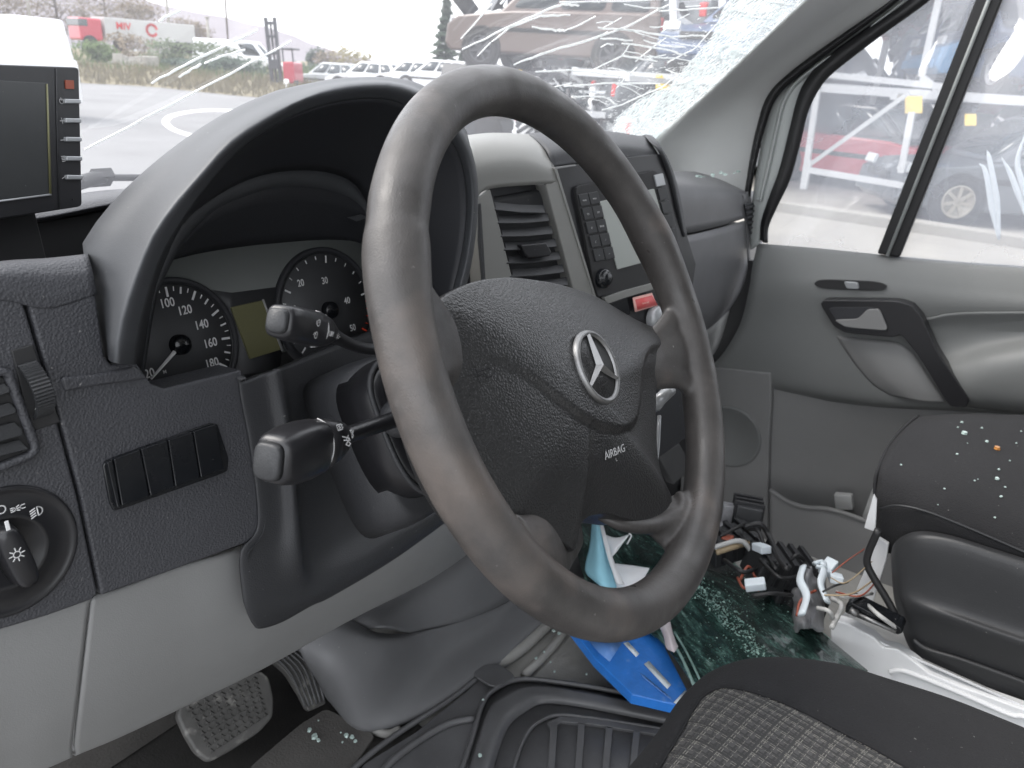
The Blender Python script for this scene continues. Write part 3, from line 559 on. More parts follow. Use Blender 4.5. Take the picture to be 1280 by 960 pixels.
tube('head_seam', [r2 + d2 * L2 * .36 + f2 * .0098 * math.cos(t) + up2 * .0106 * math.sin(t) for t in [k * math.pi / 8 - math.pi * .5 for k in range(9)]], .0004, M['printg'], h2, seg=6, sub=2)
# ---------------- centre console
def cn_(L, off=0): return px(CON, L, off)
co = thing('centre_console', 'grey framed centre console with an air vent and radio right of the instruments', 'console', CON.o)
ct = [(592, 188), (600, 178), (640, 172), (668, 178), (686, 196), (694, 212), (752, 398), (770, 470), (640, 480), (600, 470), (620, 420), (596, 270)]
fr1 = patch('vent_surround', [[CON.hit(a, b, c_) for a, b, c_ in r] for r in (
    [(575, 170, -.10), (615, 166, -.10), (660, 168, -.10), (690, 176, -.10)],
    [(585, 178, -.03), (618, 174, -.03), (660, 177, -.03), (690, 190, -.03)],
    [(590, 205, -.004), (620, 200, -.002), (662, 200, -.002), (693, 210, -.004)],
    [(594, 250, 0), (613, 236, 0), (682, 230, 0), (700, 228, -.001)])], M['greytrim'], co, k=6, solid=.004)
slab('surround_left', cn_([(594, 250), (613, 236), (640, 345), (650, 420), (610, 430), (606, 400), (597, 300)]), M['greytrim'], co, depth=.02, bevel=.0015)
slab('surround_right', cn_([(682, 230), (699, 226), (760, 420), (735, 430)]), M['greytrim'], co, depth=.02, bevel=.0015)
slab('console_flank', [CON.hit(585, 200, -.09), CON.hit(597, 255, 0), CON.hit(597, 300, 0), CON.hit(606, 400, 0), CON.hit(606, 520, 0), CON.hit(570, 520, -.09)], M['dashlow'], co, depth=.004, bevel=.001)
av = slab('centre_vent', cn_([(610, 233), (686, 227), (745, 425), (655, 435)], -.018), M['hoodin'], co, depth=.05, bevel=.001)
for L_, R_ in (((613, 236), (640, 345)), ((682, 230), (737, 412))):
    slab('vent_wall', [CON.hit(*L_, -.001), CON.hit(*R_, -.001), CON.hit(*R_, -.020), CON.hit(*L_, -.020)], M['blackm'], av, depth=.001, bevel=0)
for k in range(8):
    f = k / 7; yl = 252 + f * 118; yr = 246 + f * 112 if k else 252
    xl = 617 + f * 26; xr = 682 + f * 33 - 2
    l0, r0 = CON.hit(xl, yl, -.006), CON.hit(xr, yr + 4, -.006); l1, r1 = CON.hit(xl + 2, yl + 10, .001), CON.hit(xr + 2, yr + 14, .001)
    mid0 = (l0 + r0) / 2 - CON.y * .0012; mid1 = (l1 + r1) / 2 - CON.y * .0012
    slab('vent_slat', [l0, mid0, r0, r1, mid1, l1], M['dashlow'], av, depth=.0022, bevel=.0007)
tb = slab('vent_tab', cn_([(652, 306), (683, 303), (690, 315), (688, 320), (662, 323), (656, 318)], .006), M['black'], av, depth=.010, bevel=.002)
# radio fascia
slab('fascia', cn_([(694, 211), (700, 209), (790, 196), (828, 192), (870, 330), (860, 400), (770, 420), (756, 410)], -.004), M['black'], co, depth=.03, bevel=.001)
slab('fascia_edge', cn_([(693, 210), (696, 209.5), (753, 396), (751, 398)], .0015), M['greytrim'], co, depth=.008, bevel=.0005)
slab('fascia_edge', cn_([(694, 209), (720, 205.5), (720, 207.5), (694, 211.5)], .0015), M['chrome'], co, depth=.004, bevel=.0003)
rd = slab('radio', rnd(cn_([(719, 233), (822, 212), (852, 330), (851, 345), (748, 372), (742, 350)], .001), .06, 2), M['blackm'], co, depth=.02, bevel=.001)
lab = [('RADIO', 'MEDIA'), ('TEL', 'SYS'), ('C', 'BACK'), ('(', '/'), ('<', '>')]
for r_ in range(5):
    for c_ in range(2):
        x0 = 723 + r_ * 4.6 + c_ * 12.6; y0 = 243.5 + r_ * 17.2 - c_ * 2.2
        q = slab('radio_key', cn_([(x0, y0), (x0 + 11.8, y0 - 2.2), (x0 + 15.2, y0 + 12.4), (x0 + 3.6, y0 + 14.8)], .0028), M['seatp'], rd, depth=.003, bevel=.0007)
        text('key_legend', lab[r_][c_], CON, CON.hit(x0 + 7.8, y0 + 7, .0032), .0032 if r_ else .0022, M['printg'], rd, ext=.0001)
slab('radio_display', cn_([(750, 252), (818, 236), (842, 318), (772, 337)], .0025), mat('radio_screen', (.33, .35, .33), .4, var=.03), rd, depth=.003, bevel=.0008)
for k in range(5):
    x0 = 818 + k * 4.1; y0 = 219 + k * 17
    slab('radio_key', cn_([(x0, y0), (x0 + 11, y0 - 2.4), (x0 + 14.4, y0 + 12), (x0 + 3.4, y0 + 14.4)], .0028), M['seatp'] if k else M['silver'], rd, depth=.003, bevel=.0007)
kn = lathe('radio_knob', CON.hit(752, 348, .001), CON.n, [(.0125, 0), (.0125, .006), (.0115, .0075), (.0085, .008), (.008, .0115), (.0072, .0122), (.0001, .0118)], M['gloss'], rd, seg=36)
slab('console_strip', cn_([(755, 372), (778, 364), (856, 343), (858, 350), (780, 373), (760, 380)], .004), M['greytrim'], co, depth=.006, bevel=.001)
slab('slot', cn_([(758, 382), (784, 370), (788, 392), (775, 400)], .001), M['gloss'], co, depth=.006, bevel=.0008)
st_ = slab('warning_sticker', cn_([(791, 372), (815, 366), (822, 382), (794, 390)], .002), M['stickw'], co, depth=.0006, bevel=0)
slab('sticker_ground', cn_([(794, 374.5), (815, 369), (822, 381), (797, 387.5)], .0024), M['sticker'], st_, depth=.0003, bevel=0)
text('sticker_text', 'Fasten belt', CON, CON.hit(807, 378.5, .0027), .0035, M['stickw'], st_, ext=.0001)
lathe('console_knob', CON.hit(817, 397, -.002), CON.n, [(.017, 0), (.017, .008), (.0155, .012), (.008, .013), (.0001, .013)], M['silver'], co, seg=36)
# crown over the radio and its right edge
patch('console_crown', [[CON.hit(a, b, c_) for a, b, c_ in r] for r in (
    [(655, 167, -.13), (700, 164, -.13), (760, 164, -.13), (800, 170, -.13)],
    [(668, 172, -.06), (710, 168, -.06), (765, 167, -.06), (808, 172, -.05)],
    [(684, 188, -.016), (720, 182, -.016), (775, 180, -.016), (818, 185, -.014)],
    [(692, 209, -.006), (725, 204, -.006), (785, 197, -.006), (826, 198, -.006)])], M['dashlow'], co, k=6, solid=.004)
patch('console_edge', [[CON.hit(a, b, c_) for a, b, c_ in r] for r in (
    [(800, 170, -.12), (806, 170, -.06), (812, 176, -.02), (824, 192, -.004), (836, 225, -.004), (845, 262, -.004), (852, 296, -.006)],
    [(808, 168, -.12), (815, 170, -.05), (822, 178, -.012), (831, 194, .002), (842, 225, .001), (850, 262, .001), (856, 296, -.002)],
    [(812, 170, -.12), (820, 174, -.06), (828, 186, -.02), (836, 200, -.01), (846, 228, -.01), (854, 264, -.01), (859, 297, -.01)])], M['dashlow'], co, k=5, solid=.002)
slab('console_body', [CON.hit(600, 250, -.012), CON.hit(830, 210, -.012), CON.hit(870, 370, -.012), CON.hit(900, 520, -.03), CON.hit(760, 620, -.05), CON.hit(600, 560, -.05)], M['dashlow'], co, depth=.12, bevel=.006)
# ---------------- glove box side
gb = thing('glove_box', 'dark grey passenger glove box unit with a small side vent by the door', 'glove box', (.65, .33, 1.3))
yy = .33
def gy(a, b, o=0): return U(a, b, 'y', yy - o)
patch('upper_lid', [[gy(800, 214, -.12), gy(850, 214, -.12), gy(900, 218, -.12), gy(935, 236, -.10)], [gy(815, 226, -.03), gy(850, 225, -.03), gy(900, 230, -.03), gy(938, 240, -.02)],
     [gy(820, 244, 0), gy(850, 242, 0), gy(900, 243, 0), gy(930, 246, 0)], [gy(840, 294, .004), gy(868, 290, .004), gy(905, 281, .004), gy(931, 273, .004)]], M['glove'], gb, k=5, solid=.004)
lid = patch('lower_lid', [[gy(840, 298, .004), gy(868, 293, .004), gy(905, 284, .004), gy(931, 276, .004)], [gy(850, 345, .010), gy(875, 340, .010), gy(908, 330, .010), gy(934, 322, .010)],
     [gy(855, 400, .006), gy(880, 394, .006), gy(912, 372, .006), gy(936, 352, .006)], [gy(858, 425, -.02), gy(884, 415, -.02), gy(914, 388, -.02), gy(938, 362, -.02)]], M['glove'], gb, k=5, solid=.004)
patch('side_cheek', [[gy(929, 243, .001), gy(940, 238, -.015), gy(947, 244, -.05)], [gy(933, 280, .004), gy(946, 275, -.006), gy(952, 278, -.05)], [gy(935, 322, .008), gy(948, 318, -.002), gy(953, 318, -.05)], [gy(937, 362, -.02), gy(947, 352, -.03), gy(952, 345, -.06)]], M['glove'], gb, k=4, solid=.004)
sv = slab('side_vent', [gy(931, 256, .006), gy(942, 253, .002), gy(948, 292, .002), (gy(939, 296, .006))], M['hoodin'], gb, depth=.003, bevel=.0005)
for k in range(6): slab('vent_slat', [gy(932 + k * 1.1, 259 + k * 6.2, .010), gy(943 + k, 256 + k * 6.2, .006), gy(943.5 + k, 258.5 + k * 6.2, .006), gy(932.5 + k * 1.1, 262 + k * 6.2, .010)], M['dash'], sv, depth=.002, bevel=0)
patch('under_panel', [[gy(855, 418, -.015), gy(885, 412, -.015), gy(915, 385, -.015), (gy(936, 365, -.015))], [gy(865, 450, -.03), gy(893, 440, -.03), gy(918, 405, -.03), gy(930, 375, -.03)], [gy(872, 470, -.10), gy(898, 450, -.10), gy(918, 420, -.10), gy(926, 380, -.10)]], M['grey'], gb, k=4, solid=.004)
slab('under_strut', [gy(914, 372, -.012), gy(926, 365, -.012), gy(920, 398, -.02), gy(908, 420, -.02)], M['blackm'], gb, depth=.004)
slab('dash_body', [V((-.05, .36, 1.36)), V((.9, .36, 1.28)), V((.9, .38, 1.1)), V((-.05, .38, .95))], M['blackm'], dash, depth=.03, bevel=.003, n=(0, -1, 0))
# ------------------------------------------------------------------ steering wheel
sw = thing('steering_wheel', 'large worn dark grey steering wheel with a round three-pointed emblem in the middle', 'steering wheel', W0)
RR, rr0 = .1833, .0167
def wp(r, a_, w_=0): a_ = math.radians(a_); return WH.P(r * math.cos(a_), r * math.sin(a_), w_)
vs = []; fs = []
NA, NB = 144, 20
SPK = (-14, 164, -138, -70)
for i in range(NA):
    a_ = 360 * i / NA
    d = lambda c: abs((a_ - c + 180) % 360 - 180)
    r = rr0 + .0016 * math.exp(-(d(18) / 9) ** 2) + .0016 * math.exp(-(d(152) / 9) ** 2) - .0012 * math.exp(-(d(160 - 13) / 2.5) ** 2)
    for k in range(NB):
        b = 2 * math.pi * k / NB; vs.append(wp(RR + r * math.cos(b), a_, r * math.sin(b)))
for i in range(NA):
    for k in range(NB):
        i2, k2 = (i + 1) % NA, (k + 1) % NB; fs.append((i * NB + k, i2 * NB + k, i2 * NB + k2, i * NB + k2))
def addtube(P, rads, fl):
    """elliptic tube: rads = half width across, fl = half thickness along the wheel axis"""
    n = 13; base = len(vs); seg = 16
    for i in range(n):
        q = cat(P, i / (n - 1)); t = (cat(P, min(1, i / (n - 1) + .02)) - cat(P, max(0, i / (n - 1) - .02))).normalized(); a = t.cross(WH.n).normalized()
        x = i / (n - 1) * (len(rads) - 1); j = min(int(x), len(rads) - 2); f_ = x - j; r = rads[j] * (1 - f_) + rads[j + 1] * f_; h = fl[j] * (1 - f_) + fl[j + 1] * f_
        for k in range(seg): b = 2 * math.pi * k / seg; vs.append(q + a * r * math.cos(b) + WH.n * h * math.sin(b))
    for i in range(n - 1):
        for k in range(seg): k2 = (k + 1) % seg; fs.append((base + i * seg + k, base + i * seg + k2, base + (i + 1) * seg + k2, base + (i + 1) * seg + k))
    fs.append(tuple(base + k for k in range(seg - 1, -1, -1))); fs.append(tuple(base + (n - 1) * seg + k for k in range(seg)))
for a_ in SPK[:2]:
    sg = 1 if a_ == SPK[0] else -1
    addtube([wp(.186, a_, -.003), wp(.172, a_ - 1 * sg, -.005), wp(.152, a_ - 2 * sg, -.011), wp(.125, a_ - 3 * sg, -.019), wp(.08, a_ - 3 * sg, -.026)], [.046, .037, .029, .026, .026], [.006, .0085, .010, .010, .010])
    addtube([wp(.186, a_ + 13 * sg, -.002), wp(.165, a_ + 8 * sg, -.007), wp(.14, a_ + 3 * sg, -.014)], [.010, .012, .012], [.008, .008, .008])
    addtube([wp(.186, a_ - 14 * sg, -.002), wp(.165, a_ - 9 * sg, -.007), wp(.14, a_ - 6 * sg, -.014)], [.010, .012, .012], [.008, .008, .008])
def hp3(L): return [WH.hit(a, b, c_) for a, b, c_ in L]
addtube(hp3([(873, 664, -.005), (862, 660, -.007), (838, 650, -.013), (806, 634, -.028), (770, 615, -.038)]), [.028, .031, .027, .024, .022], [.009, .0105, .0105, .009, .008])
addtube(hp3([(872, 636, -.008), (848, 646, -.011), (828, 654, -.014), (806, 658, -.016), (782, 657, -.018), (760, 650, -.024), (742, 640, -.032)]), [.012, .010, .008, .006, .005, .004, .004], [.010, .009, .008, .007, .006, .005, .005])
addtube(hp3([(662, 712, -.005), (670, 704, -.008), (682, 690, -.015), (698, 668, -.030), (712, 645, -.040)]), [.034, .030, .026, .024, .024], [.008, .009, .009, .008, .008])
rim = mesh('rim', vs, fs, M['rim'], sw)
md = rim.modifiers.new('r', 'REMESH'); md.mode = 'VOXEL'; md.voxel_size = .0017; md.use_smooth_shade = True
md = rim.modifiers.new('s', 'SMOOTH'); md.factor = .6; md.iterations = 10
# airbag cover
AB = [(548, 381), (556, 372), (566, 365), (582, 357), (600, 351), (620, 348), (641, 347), (667, 350), (692, 354), (715, 360), (737, 367), (757, 377), (775, 388), (800, 402), (822, 411), (831, 418), (834, 431), (831, 445), (826, 460), (822, 475), (820, 495), (820, 525), (821, 555), (824, 581), (830, 600), (838, 617), (840, 628), (834, 640), (816, 649), (797, 651), (780, 648), (764, 643), (750, 642), (738, 645), (728, 652), (722, 666), (720, 688), (705, 679), (689, 671), (673, 665), (650, 660), (628, 652), (600, 610), (578, 560), (560, 500), (552, 450), (545, 410)]
bd = along([WH.hit(a, b, -.013) for a, b in AB] + [WH.hit(*AB[0], -.013)], 181)[:-1]
cen = WH.hit(705, 500, -.013)
SHL = [V((x, y)) for x, y in [(520, 436), (560, 440), (575, 443), (600, 446), (630, 453), (655, 464), (680, 481), (705, 501), (730, 520), (755, 533), (775, 537), (792, 533), (800, 522), (803.5, 500), (806, 470), (809, 448), (816, 436), (850, 428)]]
def proj(p):
    d = p - CAM; z = d.dot(RZ); return V((640 + F * d.dot(RX) / z, 480 + F * d.dot(RY) / z))
def sdist(q):
    best = 1e9; sg = 1
    for a, b in zip(SHL, SHL[1:]):
        ab = b - a; t = max(0, min(1, (q - a).dot(ab) / ab.dot(ab))); e = q - (a + ab * t); l = e.length
        if l < best: best = l; sg = 1 if ab.x * e.y - ab.y * e.x < 0 else -1
    return best * sg
NR = 64; vs = []; fs = []; n = len(bd)
for i in range(NR + 1):
    s = (i / NR) ** .85 if i else 0
    for k in range(n):
        p = cen.lerp(bd[k], s); wd = .023 * (1 - s ** 2.1)
        d_ = sdist(proj(p + WH.n * wd)); sm = 1 / (1 + math.exp(-max(-30, min(30, d_ / 1.1))))
        q_ = proj(p); fd_ = max(0, min(1, (q_.x - 575) / 130)); vs.append(p + WH.n * (wd - .0045 * (.15 + .85 * fd_) * (1 - sm) * (1 - s ** 8) * math.exp(-max(0, -d_) / 160)))
        if i == 0: break
for k in range(n): fs.append((0, 1 + k, 1 + (k + 1) % n))
for i in range(1, NR):
    b0 = 1 + (i - 1) * n; b1 = b0 + n
    for k in range(n): fs.append((b0 + k, b1 + k, b1 + (k + 1) % n, b0 + (k + 1) % n))
last = 1 + (NR - 1) * n
for h, sc_ in ((-.002, 1.006), (-.006, 1.008), (-.03, .99), (-.05, .93)):
    b0 = last; last = len(vs)
    for k in range(n): vs.append(cen.lerp(bd[k], sc_) + WH.n * h)
    for k in range(n): fs.append((b0 + k, last + k, last + (k + 1) % n, b0 + (k + 1) % n))
ab = mesh('airbag_cover', vs, fs, M['air'], sw)
# emblem
from mathutils.bvhtree import BVHTree
AV = BVHTree.FromPolygons([V(p) for p in vs], fs)
def onair(a, b, lift=.0006):
    """frame lying on the airbag cover where the sight line of a pixel meets it"""
    h = AV.ray_cast(CAM, ray(a, b).normalized()); n = h[1] if h[1].dot(WH.n) > 0 else -h[1]
    return Fr(h[0] + n * lift, Matrix.Rotation(math.radians(-7), 3, WH.n) @ WH.x, (n + WH.n).normalized())
ER = .0240; EF = onair(745.5, 459, .0012); ec = EF.o
em = lathe('emblem', ec - EF.n * .0005, EF.n, [(ER + .0022, -.002), (ER + .0022, .0004), (ER + .0012, .0022), (ER, .0026), (ER - .0012, .0018), (ER - .0018, .0004)], M['chrome'], sw, seg=72, cap=False)
lathe('emblem_ground', ec - EF.n * .0012, EF.n, [(ER - .001, 0), (ER - .001, .001), (.0001, .001)], M['air'], em, seg=48)
vs = [EF.P(0, 0, .0048)]; fs = []
for k in range(3):
    A_ = math.radians(90 + 120 * k); B_ = math.radians(90 + 120 * k + 60)
    vs += [EF.P((ER - .001) * math.cos(A_), (ER - .001) * math.sin(A_), .0022), EF.P(.0030 * math.cos(B_), .0030 * math.sin(B_), .0005), EF.P((ER - .001) * math.cos(A_ + .05), (ER - .001) * math.sin(A_ + .05), .0004), EF.P((ER - .001) * math.cos(A_ - .05), (ER - .001) * math.sin(A_ - .05), .0004)]
for k in range(3):
    t, v_, l, r = 1 + 4 * k, 2 + 4 * k, 3 + 4 * k, 4 + 4 * k; vp = 2 + 4 * ((k - 1) % 3)
    fs += [(0, t, l, v_), (0, vp, r, t)]
mesh('star', vs, fs, M['chrome'], em, smooth=False)
TF = onair(768, 565, .0005); text('airbag_lettering', 'AIRBAG', TF, TF.o, .0078, M['printg'], ab, ext=.0001, sx=1.05, bold=0)
TF = onair(769, 575, .0005); glyph('airbag_mark', TF, TF.o, [[(0, .6), (0, -.3), (.6, -.3)]], .002, .0004, M['printg'], ab)
TF = onair(603, 467, .0005); glyph('horn_symbol', TF, TF.o, [[(-1.2, 1.1), (-1.2, -1.1)], [(-1.2, .3), (1.4, .5), (1.9, 0), (1.4, -.7), (.5, -.7), (.2, 0)], [(-.9, -.1), (0, -.1)]], .0042, .0007, M['seatf'], ab)
tube('switch_lever', [WH.hit(818, 505, -.055), WH.hit(826, 498, -.045), WH.hit(838, 487, -.04)], [.008, .006, .006], M['silver'], col, seg=12, sub=3)
tube('wiper_wire', [WH.hit(824, 520, -.05), WH.hit(822, 560, -.05), WH.hit(818, 590, -.05)], .002, M['silver'], col, seg=8, sub=3)
# ------------------------------------------------------------------ reversing monitor
MO = Fr(U(100, 170, 't', .62), (math.cos(math.radians(20)), math.sin(math.radians(20)), 0), (math.sin(math.radians(20)), -math.cos(math.radians(20)), .10))
mo = thing('monitor', 'black reversing monitor with five silver side buttons on the dash by the left edge', 'monitor', MO.P(-.08, -.07))
def mp_(L, off=0): return px(MO, L, off)
case = slab('case', rnd(mp_([(-130, 76), (99, 84), (103, 258), (-130, 294)]), .03, 4), M['black'], mo, depth=.028, bevel=.003, seg=3)
scr = slab('screen', mp_([(-100, 95), (60, 104), (64.5, 242), (-100, 262)], .0006), M['screen'], mo, depth=.002, bevel=.0003)
slab('screen_edge', mp_([(58.5, 105), (60, 105), (64.8, 243), (62.5, 243.5)], .0014), M['lcdg'] if 'lcdg' in M else M['lcd'], scr, depth=.001, bevel=0)
slab('screen_edge', mp_([(-100, 263), (64, 242), (65, 244), (-100, 266)], .0014), M['silver'], scr, depth=.001, bevel=0)
tube('case_seam', mp_([(70, 86), (71, 150), (74, 262)], .0004), .0005, M['seatp'], mo, seg=6, sub=1)
slab('warning_lamp', mp_([(82, 100), (92.5, 100.5), (93, 111.5), (82.5, 111)], .001), M['cabler'], mo, depth=.001, bevel=.0002)
for k, y in enumerate((123.5, 147.5, 171, 195, 218.5)):
    xx = 82 + k * .6; slab('button', mp_([(xx, y), (xx + 19.5, y + .5), (xx + 20, y + 6), (xx + .5, y + 6)], .003), M['silver'], mo, depth=.008, bevel=.0009)
SY = [[circ(0, 0, .9, 120, 420), [(0, .3), (0, 1.2)]], [[(-1, 0), (1, 0)], [(0, -1), (0, 1)]], [[(-1, 0), (1, 0)]], [[(-.8, .9), (.8, .9)], [(-.8, .3), (.8, .3)], [(-.8, -.3), (.8, -.3)], [(-.8, -.9), (.8, -.9)]], [[(-1, -.4), (0, 0), (1, .4)]]]
for k, y in enumerate((126.5, 151, 175, 198.5, 221.5)): glyph('button_symbol', MO, MO.hit(76.5 + k * .8, y, .0006), SY[k], .0020, .0006, M['printg'], mo)
text('maker_mark', 'c', MO, MO.hit(91, 249, .0006), .003, M['seatp'], mo)
slab('foot', [MO.P(-.10, -.125, -.02), MO.P(-.04, -.125, -.02), MO.P(-.04, -.05, -.02), MO.P(-.10, -.05, -.02)], M['blackm'], mo, depth=.01)
# ------------------------------------------------------------------ cab floor, tower, pedals, mat
def fz(a, b, z=.72): return U(a, b, 'z', z)
mesh('floor', [V((-.98, -1.2, .70)), V((.56, -1.2, .70)), V((.56, .75, .70)), V((-.98, .75, .70))], [(0, 1, 2, 3)], M['floor'], smooth=False, solid=.02).update_tag()
bpy.data.objects['floor']['kind'] = 'structure'
kick = slab('kick_panel', [V((.885, .28, .38)), V((.885, .76, .38)), V((.885, .76, 1.2)), V((.885, .28, 1.2))], M['blackm'], None, depth=.02, bevel=0, n=(-1, 0, 0)); kick['kind'] = 'structure'
swl = slab('step_well', [V((.56, -1.2, .40)), V((.92, -1.2, .40)), V((.92, .75, .40)), V((.56, .75, .40))], M['floor'], None, depth=.02, bevel=0, n=(0, 0, 1)); swl['kind'] = 'structure'
fw = slab('firewall', [V((-.98, .75, .36)), V((.92, .75, .36)), V((.92, .66, 1.40)), V((-.98, .66, 1.40))], M['blackm'], None, depth=.02, bevel=0, n=(0, -1, 0)); fw['kind'] = 'structure'
fc = slab('footwell_carpet', [V((-.98, -.6, .706)), V((-.36, -.6, .706)), V((-.24, .60, .706)), V((-.98, .60, .706))], M['carpet'], None, depth=.004, bevel=0, n=(0, 0, 1)); fc['kind'] = 'structure'
fw2 = slab('toe_board', [V((-.98, .56, .709)), V((-.25, .56, .709)), V((-.25, .74, .98)), V((-.98, .74, .98))], M['carpet'], None, depth=.01, bevel=0, n=(0, -1, 1)); fw2['kind'] = 'structure'
tw = thing('engine_tunnel_cover', 'dark grey moulded plastic cover below the dash, right of the pedals', 'tunnel cover', (-.1, .4, .72))
patch('upper_cover', [[U(400, 760, 'y', .46), U(450, 735, 'y', .46), U(520, 690, 'y', .46), U(590, 620, 'y', .46), U(660, 540, 'y', .46), U(780, 440, 'y', .46)],
  [U(430, 775, 'y', .42), U(475, 764, 'y', .40), U(528, 740, 'y', .40), U(600, 690, 'y', .38), U(680, 620, 'y', .37), U(790, 520, 'y', .36)],
  [U(455, 790, 'y', .40), U(480, 783, 'y', .375), U(528, 791, 'y', .37), U(600, 768, 'y', .345), U(660, 735, 'y', .335), U(780, 640, 'y', .335)]], M['tower'], tw, k=8, solid=.004)
patch('lower_cover', [[U(365, 775, 'y', .46), U(420, 765, 'y', .42), U(470, 790, 'y', .385), U(528, 789, 'y', .368), U(600, 768, 'y', .347), U(660, 735, 'y', .337), U(780, 640, 'y', .337)],
  [U(368, 795, 'y', .435), U(420, 792, 'y', .39), U(478, 806, 'y', .358), U(530, 796, 'y', .362), U(605, 774, 'y', .34), U(668, 738, 'y', .33), U(785, 650, 'y', .33)],
  [U(380, 825, 'y', .42), U(414, 842, 'y', .375), U(466, 862, 'y', .345), U(540, 828, 'y', .345), U(610, 790, 'y', .325), U(676, 745, 'y', .315), U(790, 665, 'y', .315)],
  [fz(393, 846, .735), fz(414, 876, .73), fz(455, 910, .724), fz(530, 888, .722), fz(615, 834, .722), fz(690, 768, .722), fz(800, 690, .722)],
  [fz(393, 850, .70), fz(413, 880, .70), fz(454, 915, .70), fz(532, 893, .70), fz(617, 838, .70), fz(694, 770, .70), fz(804, 694, .70)]], M['tower'], tw, k=8, solid=.004)
for L, r in (([(404, 855), (440, 897), (480, 917), (500, 912)], .006), ([(610, 838), (650, 812), (690, 775), (712, 752)], .010), ([(655, 845), (685, 815), (712, 782), (735, 760)], .007)):
    o_ = tube('floor_bead', [fz(a, b, .712) for a, b in L], r, M['floor'], tw, seg=10, sub=5)
slab('console_foot', [U(790, 470, 'y', .34), U(880, 440, 'y', .34), U(884, 520, 'y', .36), U(870, 600, 'y', .38), U(840, 660, 'y', .40), U(780, 640, 'y', .40)], M['dashlow'], tw, depth=.06, bevel=.008)
slab('foot_step', [U(822, 570, 'y', .33), U(850, 555, 'y', .33), U(866, 585, 'y', .33), U(842, 606, 'y', .33)], M['tower'], tw, depth=.02, bevel=.003)
bp_ = thing('brake_pedal', 'broad worn brake pedal with a diamond tread and scuffed grey corner', 'pedal', U(280, 895, 'y', .5))
BF = Fr(U(285, 892, 'y', .46), (1, 0, 0), (0, -.72, .70))
out = [(222, 895), (226, 878), (270, 858), (325, 837), (337, 846), (343, 872), (342, 896), (325, 915), (290, 938), (262, 953), (245, 940), (232, 918)]
slab('pedal_pad', rnd(px(BF, out), .25, 3), M['pedal'], bp_, depth=.014, bevel=.004, seg=3)
e0, e1, e2, e3 = [V((*q, 0)) for q in ((230, 884), (322, 842), (336, 893), (262, 944))]
nx_, ny_ = 9, 8
for i in range(nx_):
    for j in range(ny_):
        f0, f1, g0, g1 = i / nx_, (i + 1) / nx_, j / ny_, (j + 1) / ny_
        q = lambda f, g: e0.lerp(e1, f).lerp(e3.lerp(e2, f), g)
        for tri in (((f0, g1), (f1, g1), ((f0 + f1) / 2, g0)),):
            c_ = sum((q(*t_) for t_ in tri), V()) / 3; P_ = [c_.lerp(q(*t_), .82) for t_ in tri]
            vs_ = [BF.hit(p.x, p.y, .0005) for p in P_] + [BF.hit(*(c_.lerp(p, .45)).to_2d(), .0032) for p in P_]
            o_ = mesh('tread_stud', vs_, [(0, 1, 4, 3), (1, 2, 5, 4), (2, 0, 3, 5), (3, 4, 5)], M['pedal'], bp_, smooth=False)
slab('pedal_arm', [BF.hit(270, 840, -.02), BF.hit(300, 830, -.02), BF.hit(310, 870, -.02), BF.hit(280, 880, -.02)], M['blackm'], bp_, depth=.01)
ap = thing('accelerator_pedal', 'narrow ribbed black accelerator pedal beside the broad brake pedal', 'pedal', U(380, 850, 'y', .5))
AF = Fr(U(380, 850, 'y', .47), (1, 0, 0), (0, -.6, .8))
slab('pedal_pad', rnd(px(AF, [(338, 822), (372, 808), (390, 830), (405, 862), (408, 880), (386, 889), (374, 866), (358, 840)]), .15, 3), M['pedal'], ap, depth=.012, bevel=.002)
for k in range(6):
    a0, b0, c0_ = V((345 + k * 5.4, 822 - k * 2.1, 0)), V((364 + k * 5.6, 843 - k * 2.4, 0)), V((382 + k * 4.6, 884 - k * 1.6, 0))
    tube('rib', [AF.hit(a0.x, a0.y, .002), AF.hit(b0.x, b0.y, .002), AF.hit(c0_.x, c0_.y, .002)], .0017, M['rubber'], ap, seg=6, sub=3)
# heel plate with the glass crumbs
hp = slab('heel_plate', rnd([fz(a, b, .716) for a, b in [(375, 905), (408, 885), (470, 918), (440, 960), (330, 990), (310, 960)]], .15, 3), M['carpet'], None, depth=.004, bevel=.001, n=(0, 0, 1)); hp['kind'] = 'structure'
rm = thing('rubber_mat', 'black rubber floor mat with a raised lip and long tread channels', 'floor mat', fz(720, 920))
lipo = [(560, 1010), (588, 930), (603, 880), (618, 862), (650, 849), (700, 853), (780, 866), (860, 884), (960, 900)]
slab('mat_base', [fz(a, b, .7165) for a, b in lipo + [(1050, 1050), (560, 1050)]], M['rubber'], rm, depth=.004, bevel=0, n=(0, 0, 1))
tube('outer_lip', [fz(a, b, .722) for a, b in lipo], .004, M['rubber'], rm, seg=10, sub=6)
patch('lip_slope', [[fz(a, b, .728) for a, b in [(572, 1010), (596, 930), (612, 885), (632, 868), (660, 857), (710, 861), (790, 876), (870, 893), (960, 908)]],
   [fz(a, b, .726) for a, b in [(596, 1010), (612, 940), (628, 900), (648, 882), (674, 871), (720, 876), (795, 890), (870, 906), (960, 922)]],
   [fz(a, b, .7178) for a, b in [(606, 1010), (622, 945), (637, 908), (656, 891), (680, 880), (724, 884), (795, 898), (870, 913), (960, 930)]]], M['rubber'], rm, k=5, solid=.002)
tube('inner_lip', [fz(a, b, .719) for a, b in [(630, 1010), (645, 950), (660, 915), (678, 900), (700, 894), (740, 898), (800, 907), (880, 920)]], .003, M['rubber'], rm, seg=10, sub=6)
